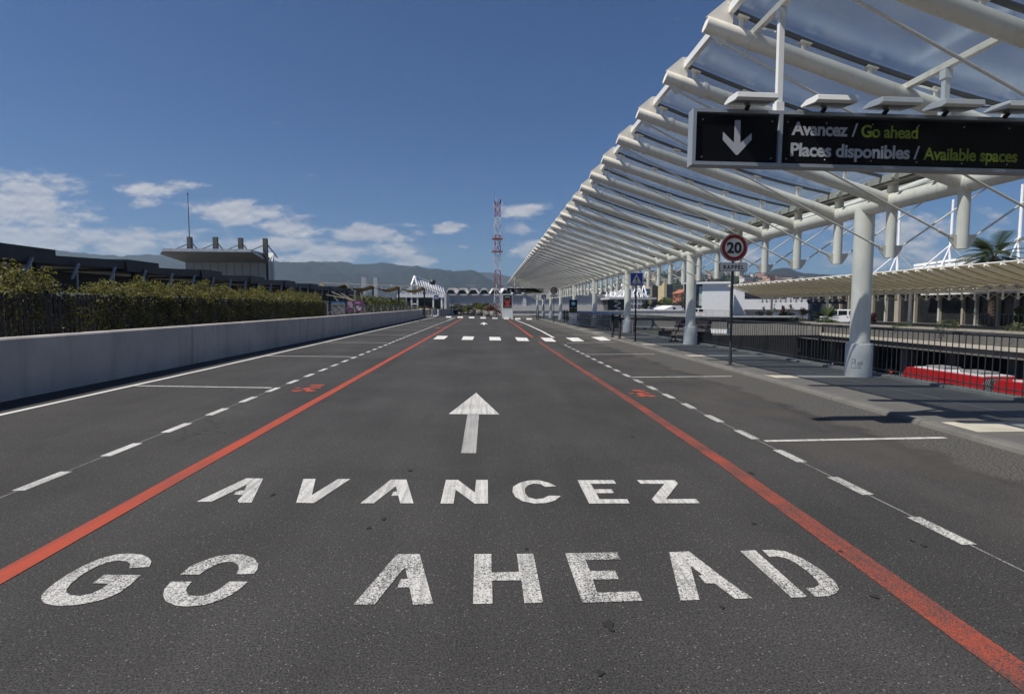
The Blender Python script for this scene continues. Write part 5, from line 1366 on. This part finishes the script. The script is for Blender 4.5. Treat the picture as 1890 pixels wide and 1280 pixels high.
for py in (549, 564, 576): z = V(1300, py, Yb - 4).z; mb.box(a3.x, b3.x - .15, Yb - 3.72, Yb - 3.60, z, z + .12)
mb.build('mullions', DARK, g_, o)
mb = MB(); u0, u1 = V(1309, 560, Yb - 3.75), V(1318, 560, Yb - 3.75); mb.box(u0.x, u1.x - .15, Yb - 3.80, Yb - 3.73, V(1310, 564, Yb - 4).z, V(1310, 528, Yb - 4).z); mb.build('pale_panel', mat('pale green glass', (.40, .48, .46), .3), g_, o)
mb = MB(); mb.box(a3.x - .6, b2.x + .52, Yb - 4.6, Yb - 1.2, a3.z, a3.z + .35); mb.build('roof_slab', WW, root, o)
for i, (x0_, x1_) in enumerate(((1373, 1414), (1417, 1426), (1429, 1438), (1448, 1457), (1460, 1468), (1471, 1477))):
    p, q = V(x0_, 539, Yb - .05), V(x1_, 551, Yb - .05); mb = MB(); mb.box(p.x, q.x, Yb - .06, Yb - .01, q.z, p.z); mb.build('window', DG, w_, o)
p, q = V(1372, 571, Yb - .05), V(1470, 573.5, Yb - .05); mb = MB(); mb.box(p.x, q.x, Yb - .5, Yb - .01, q.z, p.z); mb.build('dark_awning', DARK, w_, o)
mb = MB()
for k in range(8):
    p, q = V(1374 + k * 2.6, 575, Yb - .05), V(1375.8 + k * 2.6, 584, Yb - .05); mb.box(p.x, q.x, Yb - .04, Yb - .012, q.z, p.z)
mb.build('louvres', mat('grey louvre', (.35, .36, .37), .5), w_, o)
root.rotation_euler = (0, 0, radians(-17)); root.scale = (1.06, 1, 1)

# vans
def van(loc, rz, label):
    rt = thing('white_van', loc, label, 'van', 'white service vans', rz)
    BW = mat('van white paint', (.70, .71, .73), .3, var=.02)
    side = [(-2.05, .32), (2.05, .32), (2.1, .8), (1.95, 1.08), (1.35, 1.2), (.75, 1.78), (.4, 1.86), (-1.9, 1.86), (-2.05, 1.7), (-2.12, .8)]
    mb = MB(); mb.prism([(x, -.85, z) for x, z in side], (0, 1.7, 0)); bd = mb.build('body', BW, rt, bev=.05)
    for s in (-1, 1):
        mb = MB(); y = s * .858
        mb.prism([(1.2, y, 1.22), (.72, y, 1.70), (.22, y, 1.72), (.22, y, 1.20)], (0, s * .006, 0)); mb.prism([(.10, y, 1.2), (.10, y, 1.72), (-.8, y, 1.72), (-.8, y, 1.2)], (0, s * .006, 0)); mb.prism([(-1.0, y, 1.2), (-1.0, y, 1.70), (-1.8, y, 1.70), (-1.85, y, 1.2)], (0, s * .006, 0))
        mb.build('side_window', BGL, bd)
        mb = MB(); 
        for k in range(4): mb.prism([(-1.9 + k * .3, y, .85), (-1.75 + k * .3, y, .85), (-1.62 + k * .3, y, 1.02), (-1.77 + k * .3, y, 1.02)], (0, s * .004, 0))
        mb.build('red_stripes', mat('stripe red', (.4, .02, .02), .4), bd)
        for x in (-1.35, 1.35):
            w_ = MB(); w_.lathe((x, s * .80, .31), [(0, -.09), (.29, -.09), (.31, 0), (.29, .09), (0, .09)], 18, axis='Y'); q = w_.build('wheel', BULB, rt)
            w_ = MB(); w_.lathe((x, s * .80, .31), [(0, -.1), (.17, -.1), (.17, .1), (0, .1)], 12, axis='Y'); w_.build('rim', ALU, q)
    mb = MB(); mb.box(-2.135, -2.115, -.7, .7, 1.15, 1.7); mb.build('rear_window', BGL, bd)
    mb = MB(); 
    for k in range(6): mb.prism([(-2.125, -.75 + k * .26, .85), (-2.125, -.62 + k * .26, .85), (-2.125, -.50 + k * .26, 1.05), (-2.125, -.63 + k * .26, 1.05)], (-.012, 0, 0))
    mb.build('rear_stripes', mat('stripe red', (.4, .02, .02), .4), bd)
    mb = MB(); mb.box(-2.17, -2.1, -.85, .85, .28, .45); mb.box(2.05, 2.16, -.85, .85, .28, .5); mb.build('bumper', DARK, rt)
    for s in (-1, 1):
        mb = MB(); mb.box(-2.13, -2.10, s * .72, s * .82, .8, 1.2); mb.build('tail_light', mat('tail red', (.3, .01, .01), .3), rt)
        mb = MB(); mb.box(2.0, 2.11, s * .6, s * .8, .7, .9); mb.build('headlight', ALU, rt)
    return rt
p = V(1548, 590, 68); v0 = van((p.x, 68, GZ), radians(150), 'white van with red rear stripes parked between the small palm and the nearest pillar')
p = V(1279, 590, 108); dup(v0, (p.x, 108, GZ), 'white van partly hidden by the second pillar, before the white building', rz=radians(160))

# white hangar tent
Yh = 140
root = thing('white_shed', (*V(1262, 585, Yh)[:2], GZ), 'white pitched shed among the trees left of the second pillar', 'shed'); o = root.location
mb = MB(); pts = [V(1227, 577, Yh), V(1227, 570, Yh), V(1243, 563.5, Yh), V(1296, 564, Yh), V(1296, 577, Yh)]
mb.prism(pts, (0, 14, 0)); mb.build('body', WW, root, o)
p, q = V(1242, 567, Yh - .1), V(1246.5, 574, Yh - .1); mb = MB(); mb.box(p.x, q.x, Yh - .12, Yh - .02, q.z, p.z); mb.build('opening', DARK, root, o)
root = thing('white_pipe_wall', (*V(1215, 575, 125)[:2], GZ), 'long low white wall left of the shed, beyond the trench', 'wall'); o = root.location
a, b = V(1100, 573.5, 128), V(1300, 576, 122); mb = MB(); mb.bar(a, b, .6, 1.0); mb.build('wall_body', WW, root, o)

# apartment towers with cream end walls
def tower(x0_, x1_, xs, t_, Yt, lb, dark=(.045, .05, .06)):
    a, b, e = V(x0_, t_, Yt), V(xs, t_, Yt), V(x1_, t_, Yt)
    rt = thing('apartment_tower', (a.x, Yt, GZ), lb, 'apartment tower', 'apartment towers at the hill foot'); o = rt.location
    mb = MB(); mb.box(a.x, b.x, Yt, Yt + 14, GZ, a.z + .6); mb.build('end_wall', mat('cream end wall', (.52, .42, .25), .8, var=.1, scale=.2), rt, o)
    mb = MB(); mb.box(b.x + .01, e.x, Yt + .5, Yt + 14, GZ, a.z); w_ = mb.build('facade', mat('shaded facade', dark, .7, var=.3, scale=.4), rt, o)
    mb = MB(); n_ = 11
    for k in range(n_): z = GZ + 3 + (a.z - GZ - 4) * k / n_; mb.box(b.x + .2, e.x - .2, Yt + .1, Yt + .49, z, z + .35)
    mb.build('balconies', mat('balcony grey', (.10, .11, .13), .6), w_, o)
    mb = MB(); mb.box(a.x + 1, e.x - 1, Yt + 3, Yt + 10, a.z + .61, a.z + 2); mb.build('roof_block', ZINC, rt, o)
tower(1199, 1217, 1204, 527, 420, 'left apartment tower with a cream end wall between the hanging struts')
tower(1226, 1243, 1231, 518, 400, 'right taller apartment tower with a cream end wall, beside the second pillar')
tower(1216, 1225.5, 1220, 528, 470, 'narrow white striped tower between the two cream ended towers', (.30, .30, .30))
root = thing('red_villa', (*V(1265, 555, 330)[:2], GZ), 'salmon pink house between the trees and the second pillar', 'house'); o = root.location
a, b = V(1257, 541, 330), V(1272, 541, 330); mb = MB(); mb.box(a.x, b.x + 3, 330, 345, GZ, a.z); w_ = mb.build('wall', mat('salmon wall', (.48, .20, .12), .8), root, o)
mb = MB(); mb.prism([(a.x - .6, 329.5, a.z + .01), (b.x + 3.6, 329.5, a.z + .01), ((a.x + b.x) / 2 + 1.5, 329.5, a.z + 2.6)], (0, 16, 0)); mb.build('roof', mat('terracotta', (.35, .13, .07), .8), root, o)
mb = MB()
for r_ in range(3):
    for k in range(3): mb.box(a.x + 1 + k * 2.2, a.x + 1.9 + k * 2.2, 329.9, 329.985, 3 + r_ * 3, 4.6 + r_ * 3)
mb.build('windows', mat('villa windows', (.6, .58, .52), .5), w_, o)

# ------------------------------------------------------------------ trees
def tree(px, py_top, py_bot, Y, wpx, lb, lf, seed, gz=GZ, clumps=26, per=60, lsz=None):
    rnd = random.Random(seed); s = Y / FPX; top = V(px, py_top, Y).z; w_ = wpx * s / 2; bx = V(px, 560, Y).x
    rt = thing('tree', (bx, Y, gz), lb, 'tree', 'trees beyond the trench'); h = top - gz
    mb = MB(); mb.tube([(0, 0, 0), (.05 * h * .2, 0, h * .3), (0, .1, h * .6)], [h * .035, h * .026, h * .012], 8)
    for k in range(5):
        an = rnd.uniform(0, 6.28); mb.tube([(0, 0, h * (.28 + .06 * k)), (cos(an) * w_ * .55, sin(an) * w_ * .4, h * (.5 + .07 * k))], [h * .016, h * .005], 6)
    mb.build('trunk', BARK, rt)
    mb = MB(); crown(mb, (0, 0, h * .60), (w_, w_ * .8, h * .42), clumps, per, lsz or max(.09, s * 1.0), rnd, .36); mb.build('crown', lf, rt)
for i, (px, t_, Y, w_, lf, lb) in enumerate((
    (1150, 566, 125, 26, LF_D, 'low dark bush right of the third pillar beyond the trench'),
    (1192, 549, 150, 22, LF_D, 'dark round tree under the portico roof edge'),
    (1209, 547, 160, 30, LF_D, 'dark tree below the left cream ended tower'),
    (1222, 551, 165, 22, LF_D, 'dark narrow tree below the right cream ended tower'),
    (1240, 555, 170, 22, LF_G, 'greener tree with olive top before the white shed'),
    (1255, 540, 180, 46, LF_D, 'largest dark tree left of the second pillar'),
    (1180, 568, 130, 22, LF_D, 'low dark shrub tree under the portico end'))):
    tree(px, t_, 580, Y, w_, lb, lf, 40 + i)
for i, (px, t_, Y, w_, lf, lb) in enumerate((
    (1402, 573, 100, 18, LF_D, 'dark green bush left of the yellow bush before the white building'),
    (1409, 563, 106, 9, LF_R, 'slender dark red shrub left of the sparse tree'),
    (1420, 572, 98, 17, LF_Y, 'bright yellow green bush before the white building'),
    (1426, 558, 110, 17, LF_G, 'sparse small tree before the ribbon windows'),
    (1445, 563, 104, 10, LF_R, 'red leaved shrub right of the canopy column before the white building'),
    (1459, 558, 108, 16, LF_R, 'sparse purple tree before the white building'),
    (1454, 575, 99, 40, LF_D, 'wide dark hedge like bush along the white building'),
    (1482, 566, 100, 20, LF_D, 'dark shrub near the right end of the white building'),
    (1500, 568, 86, 14, LF_G, 'green shrub beside the navy portico'),
    (1612, 573, 62, 16, LF_R, 'red shrub right of the nearest pillar under the cream canopy'),
    (1883, 562, 52, 26, LF_G, 'loose leafy shrub at the right frame edge'))):
    tree(px, t_, 590, Y, w_, lb, lf, 70 + i, clumps=(9 if 'sparse' in lb else 18), per=(26 if 'sparse' in lb else 50))
def bush(px, py, Y, w_, h, lb, lf, flower=False):
    p = V(px, py, Y); rt = thing('bush', (p.x, Y, -.75), lb, 'bush', 'low bushes on the parapet bed')
    mb = MB(); leaves(mb, (0, 0, .45 + h * .35), (w_, .6, h * .75), 700, .05, random.Random(int(px)), shell=.9); mb.build('foliage', lf, rt)
    mb = MB(); mb.tube([(0, 0, 0), (0, 0, .6)], .05, 6); mb.build('stem', BARK, rt)
    if flower:
        mb = MB(); leaves(mb, (0, -.1, .5 + h * .4), (w_, .62, h * .75), 60, .035, random.Random(int(px) + 5), shell=1); mb.build('flowers', mat('yellow flowers', (.6, .42, .02), .6), rt)
for q in ((1667, 598, 47.5, 1.0, .35, 'low flat green bush right of the nearest pillar on the far parapet', LF_G), (1749, 600, 42.5, 1.0, .75, 'round bush with yellow flowers on the far parapet, before a canopy column', LF_G, True),
          (1882, 604, 38.5, 1.1, .6, 'wide bush with yellow flowers at the right frame edge', LF_G, True), (1470, 592, 62, 1.1, .7, 'low round bush on the far parapet below the white building', LF_D),
          (1366, 584, 85, 1.0, .5, 'small green bush just right of the 20 sign pole', LF_G), (1186, 580, 125, 1.8, .8, 'low olive bush on the far parapet below the portico', LF_D),
          (1207, 579, 115, 1.2, 1.2, 'reddish round bush on the far parapet left of the shed', LF_R), (1227, 580, 112, 1.7, 1.0, 'olive bush with yellow bloom on the far parapet below the shed', LF_G, True), (1393, 588, 82, 1.0, .5, 'tiny green bush before the grey louvres', LF_G)):
    bush(*q)
# palms
PALM = leaf_mat('palm frond', (.03, .05, .02), (.075, .10, .035), .25, 1.0)
def palm(px, py, Y, gz, fr, lb, nf=34, droop=.5, seed=1, trunk=.22):
    rnd = random.Random(seed); c = V(px, py, Y); rt = thing('palm_tree', (c.x, Y, gz), lb, 'palm tree', None); h = c.z - gz
    if h > 2:
        mb = MB(); pts = [(0.05 * sin(k), 0, h * k / 10) for k in range(11)]; mb.tube(pts, [trunk * (1.25 - .03 * k + (.08 if k % 2 else 0)) for k in range(11)], 12); mb.build('trunk', BARK, rt)
        mb = MB(); leaves(mb, (0, 0, h - 1.2), (trunk * 2.6, trunk * 2.6, 1.0), 260, .16, rnd); mb.build('dry_skirt', leaf_mat('dry palm leaf', (.07, .055, .03), (.14, .11, .06), .2), rt)
    else:
        mb = MB(); mb.tube([(0, 0, 0), (0, 0, h)], .2, 8); mb.build('trunk', BARK, rt)
    mb = MB()
    for k in range(nf):
        an = rnd.uniform(0, 2 * pi); el = rnd.uniform(-.35, 1.35); Lf = fr * rnd.uniform(.8, 1.1)
        d = Vector((cos(an) * cos(el), sin(an) * cos(el), sin(el))); p = Vector((0, 0, h)); prev = p
        side = d.cross(Vector((0, 0, 1))).normalized() if abs(d.z) < .99 else Vector((1, 0, 0))
        ns = 7
        for s in range(ns):
            d = (d + Vector((0, 0, -droop * .28))).normalized(); q = prev + d * Lf / ns
            mb.bar(prev, q, .03, .03)
            for t in (0, .33, .66):
                if s < 2: continue
                b_ = prev.lerp(q, t); wl = Lf * .34 * (1 - abs(s - 4) / 6)
                for sg in (-1, 1):
                    tip = b_ + side * sg * wl + d * wl * .7 + Vector((0, 0, -.12 * wl)); mb.face([b_ - d * .05, b_ + d * .12, tip])
                    
            prev = q
    mb.build('fronds', PALM, rt)
palm(1836, 474, 61, GZ, 3.7, 'tall fan palm behind the cream canopy near the right edge', nf=46, droop=.55, seed=4, trunk=.3)
palm(1526, 588, 64, GZ, 1.5, 'small bushy palm beside the white van', nf=40, droop=.35, seed=8)
palm(1230, 566, 150, GZ, 3.0, 'distant palm before the white shed', nf=26, seed=12)
# fences on the far side
FF = mat('far fence grey', (.10, .10, .105), .6)
for (x_, ya, yb, lb) in ((49, 38, 56, 'grey far fence before the dark shopfronts at right'), (44, 84, 112, 'thin grey fence before the white building')):
    railing('far_railing', [(x_, ya), (x_, yb)], 1.5, lb, sp=.5, z0=GZ, post=3, m=FF, r=.02)
# no entry sign by the shed
p = V(1260, 565, 95); rt = thing('parking_sign', (p.x, 95, GZ), 'small round blue and red sign on a post before the white shed', 'road sign')
mb = MB(); mb.tube([(0, 0, 0), (0, 0, p.z - GZ)], .04, 6); mb.build('post', ALU, rt)
mb = MB(); mb.lathe((0, -.05, p.z - GZ), [(0, 0), (.26, 0), (.26, .02)], 16, axis='Y'); d_ = mb.build('blue_face', S_BLU, rt)
mb = MB(); mb.lathe((0, -.056, p.z - GZ), [(.2, 0), (.27, 0)], 16, axis='Y'); mb.bar((-.18, -.056, p.z - GZ + .18), (.18, -.056, p.z - GZ - .18), .01, .05); mb.build('red_ring', S_RED, d_)

# ------------------------------------------------------------------ hills and mountains
def hill(name, prof, Y0, Y1, m, amp, zb=-2, rows=26, seed=0, power=.9):
    mb = MB(); xs = [p[0] for p in prof]; px = xs[0]; cols = []
    while px <= xs[-1]:
        for (a, b) in zip(prof[:-1], prof[1:]):
            if a[0] <= px <= b[0]:
                t = (px - a[0]) / (b[0] - a[0]); py = a[1] + (b[1] - a[1]) * t; break
        cols.append((px, py)); px += 4
    vs = []
    for r in range(rows):
        t = r / (rows - 1); Y = Y0 + (Y1 - Y0) * t
        for (px, py) in cols:
            top = V(px, py, Y1).z; x = V(px, 560, Y).x
            e = t ** power * (1 - .0 * t)
            nz = noise.fractal(Vector((x / 420 + seed, Y / 300, seed)), .9, 2.1, 6) * amp * 4 * t * (1.02 - t) + noise.fractal(Vector((x / 60 + seed, Y / 60, seed)), .9, 2.1, 4) * amp * .10
            vs.append((x, Y, zb + (top - zb) * e + nz))
    n_ = len(cols)
    mb.raw(vs, [(r * n_ + c, r * n_ + c + 1, (r + 1) * n_ + c + 1, (r + 1) * n_ + c) for r in range(rows - 1) for c in range(n_ - 1)], 0, True)
    k = len(vs) - n_; back = [(v[0], v[1] + 120, zb - 5) for v in vs[k:]]
    mb.raw(vs[k:] + back, [(c, c + 1, n_ + c + 1, n_ + c) for c in range(n_ - 1)], 0, True)
    return struct(mb.build(name, m))
def mount_mat(name, g, rock, sc_=.012):
    m, t, b = base_mat(name); co = coords(t, True)
    n = noise_n(t, co, sc_, 8, .65); n2 = noise_n(t, co, sc_ * 5, 6, .7); n3 = noise_n(t, co, 1.0, 6, .7, sc3=(sc_ * 2.5, sc_ * 2.5, sc_ * 1.2))
    c = mixrgb(t, ramp(t, n, .35, .65), g, tuple(x * 1.6 for x in g)); c = mixrgb(t, ramp(t, n2, .45, .7, 0, .4), c, tuple(x * .5 for x in g))
    c = mixrgb(t, ramp(t, n3, .58, .72, 0, .75), c, rock); L(t, c, b.inputs['Base Color']); b.inputs['Roughness'].default_value = .95; b.inputs['Specular IOR Level'].default_value = .1
    return m
MM = mount_mat('mountain scrub', (.011, .015, .013), (.14, .125, .105))
hill('mountains', [(-500, 470), (-100, 466), (0, 465), (55, 463), (68, 460), (85, 464), (110, 462), (150, 467), (190, 470), (225, 472), (260, 470), (300, 470), (345, 474), (420, 480), (500, 481), (507, 481), (522, 484), (545, 485), (575, 487), (600, 485), (622, 483), (645, 485), (668, 487), (695, 485), (712, 484), (740, 489), (765, 492), (800, 496), (828, 500), (850, 502), (875, 509), (890, 515), (905, 522), (922, 530), (935, 538), (960, 552), (1010, 560)], 2300, 3600, MM, 85, seed=3)
hill('far_mountains', [(-500, 476), (300, 480), (500, 487), (560, 483), (600, 488), (840, 508), (868, 505), (890, 502), (905, 503), (925, 506), (945, 512), (990, 520), (1100, 530), (1300, 545)], 4300, 5000, MM, 70, seed=9)
hill('hills', [(1330, 530), (1372, 515), (1395, 508), (1412, 503), (1428, 497), (1443, 494), (1456, 495), (1468, 500), (1482, 504), (1500, 505), (1520, 506), (1560, 511), (1620, 514), (1700, 512), (1900, 520), (2100, 530)], 1700, 2500, MM, 22, seed=5)
HM = mount_mat('hillside scrub', (.030, .042, .020), (.10, .09, .06), .05)
HP = [(1080, 540), (1120, 524), (1165, 515), (1200, 509), (1238, 504), (1262, 505), (1300, 507), (1345, 507), (1400, 511), (1440, 515), (1500, 518), (1560, 522), (1700, 530), (1950, 545)]
hill('hillside', HP, 620, 1050, HM, 6, seed=14, power=.8)
dg = None
bpy.context.view_layer.update()
# houses on the hillside
rnd = random.Random(33)
hcol = [('white', (.62, .61, .58)), ('cream', (.55, .47, .34)), ('pink', (.52, .32, .25)), ('grey', (.40, .40, .40))]
hroof = [mat('tile roof', (.26, .12, .075), .85, var=.2), mat('pale flat roof', (.42, .41, .38), .8, var=.1)]
protos = []
def house_proto(ci, shp):
    nm, c_ = hcol[ci]; wm = mat(nm + ' house wall', c_, .8, var=.06)
    rt = thing('hillside_house', (0, 0, 0), '', 'house')
    w_, h_ = (9, 7) if shp == 0 else ((15, 11) if shp == 1 else (26, 9))
    mb = MB(); mb.box(-w_ / 2, w_ / 2, -5, 5, -4, h_); wl = mb.build('wall', wm, rt)
    mb = MB()
    if shp == 0: mb.prism([(-w_ / 2 - .5, -5.5, h_ + .01), (w_ / 2 + .5, -5.5, h_ + .01), (0, -5.5, h_ + 2.4)], (0, 11, 0))
    else: mb.box(-w_ / 2 - .4, w_ / 2 + .4, -5.4, 5.4, h_ + .01, h_ + .8)
    mb.build('roof', hroof[0 if shp == 0 or ci == 2 else 1], rt)
    mb = MB(); x = -w_ / 2 + 1.2
    while x < w_ / 2 - 1.5:
        z = 1.2
        while z < h_ - 1.5: mb.box(x, x + 1.3, -5.08, -5.01, z, z + 1.6); z += 3
        x += 3
    mb.build('windows', mat('house windows', (.06, .065, .075), .4), wl)
    return rt
protos = {}
def surf(x, y):
    pxp = 894 + (x / y) * FPX * 1.0
    py = 540
    for a, b in zip(HP[:-1], HP[1:]):
        if a[0] <= pxp <= b[0]: py = a[1] + (b[1] - a[1]) * (pxp - a[0]) / (b[0] - a[0])
    top = V(pxp, py, 1050).z; t = (y - 620) / 430
    return -2 + (top + 2) * max(0, t) ** .8
words = ('small', 'wide', 'tall', 'long')
cnt = 0
for k in range(118):
    px = rnd.choice((rnd.uniform(1150, 1320), rnd.uniform(1300, 1560), rnd.uniform(1370, 1560))); Y = 640 + 400 * rnd.random() ** .8
    x = V(px, 560, Y).x; z = surf(x, Y); ci = rnd.choice((0, 0, 0, 1, 1, 2, 3)); shp = rnd.choice((0, 0, 1, 1, 2)); key = (ci, shp)
    lb = '%s %s house among the trees on the distant hillside' % (('small pitched roof', 'tall flat roofed', 'long flat roofed')[shp], hcol[ci][0]); gp = '%s %s houses on the hillside' % (('pitched roof', 'tall flat roofed', 'long flat roofed')[shp], hcol[ci][0])
    s_ = rnd.uniform(.6, 1.1); rz = rnd.uniform(-.5, .5)
    if key not in protos:
        h = house_proto(ci, shp); protos[key] = h; h['label'] = lb; h['group'] = gp; h.location = (x, Y, z); h.rotation_euler = (0, 0, rz); h.scale = (s_,) * 3
    else: dup(protos[key], (x, Y, z), lb, rz, s_, gp)
# trees on the hillside (one mass)
mb = MB()
for k in range(1500):
    px = rnd.uniform(1130, 1700); Y = 625 + 425 * rnd.random(); x = V(px, 560, Y).x; z = surf(x, Y)
    s = rnd.uniform(2.5, 6); leaves(mb, (x, Y, z + s * .5), (s, s, s), 14, s * .35, rnd)
w_ = mb.build('hillside_wood', LF_D); w_['kind'] = 'stuff'
# distant plain: trees and town
mb = MB()
for k in range(900):
    px = rnd.uniform(-60, 1000); Y = 700 + 1500 * rnd.random(); x = V(px, 560, Y).x; s = rnd.uniform(3, 9)
    leaves(mb, (x, Y, s * .5), (s * 1.6, s, s * .8), 9, s * .45, rnd)
w_ = mb.build('distant_wood', LF_D); w_['kind'] = 'stuff'
mb = MB()
MP = [(480, 480), (600, 485), (712, 484), (765, 492), (828, 500), (875, 509), (922, 530)]
for k in range(260):
    px = rnd.uniform(480, 905); Y = 2330 + 420 * rnd.random() ** 1.6; x = V(px, 560, Y).x; t = (Y - 2300) / 1300; s = rnd.uniform(2.5, 5)
    for a, b in zip(MP[:-1], MP[1:]):
        if a[0] <= px <= b[0]: top = V(px, a[1] + (b[1] - a[1]) * (px - a[0]) / (b[0] - a[0]), 3600).z
    z = -2 + (top + 2) * t ** .9
    mb.box(x, x + s * 1.5, Y, Y + 8, z - 6, z + 3 + s)
w_ = mb.build('distant_town', mat('distant house white', (.5, .48, .44), .8)); w_['kind'] = 'stuff'

# ------------------------------------------------------------------ air
m = bpy.data.materials.new('air'); m.use_nodes = True; t = m.node_tree; t.nodes.clear()
pv = N(t, 'ShaderNodeVolumePrincipled'); pv.inputs['Color'].default_value = (.62, .80, 1.0, 1); pv.inputs['Density'].default_value = .00013; pv.inputs['Anisotropy'].default_value = .2
ou = N(t, 'ShaderNodeOutputMaterial'); L(t, pv.outputs[0], ou.inputs['Volume'])
mb = MB(); mb.box(-FAR - 60, FAR + 60, -120, FAR + 60, TF - 1, 480); hz = mb.build('haze', m); struct(hz, 'stuff')
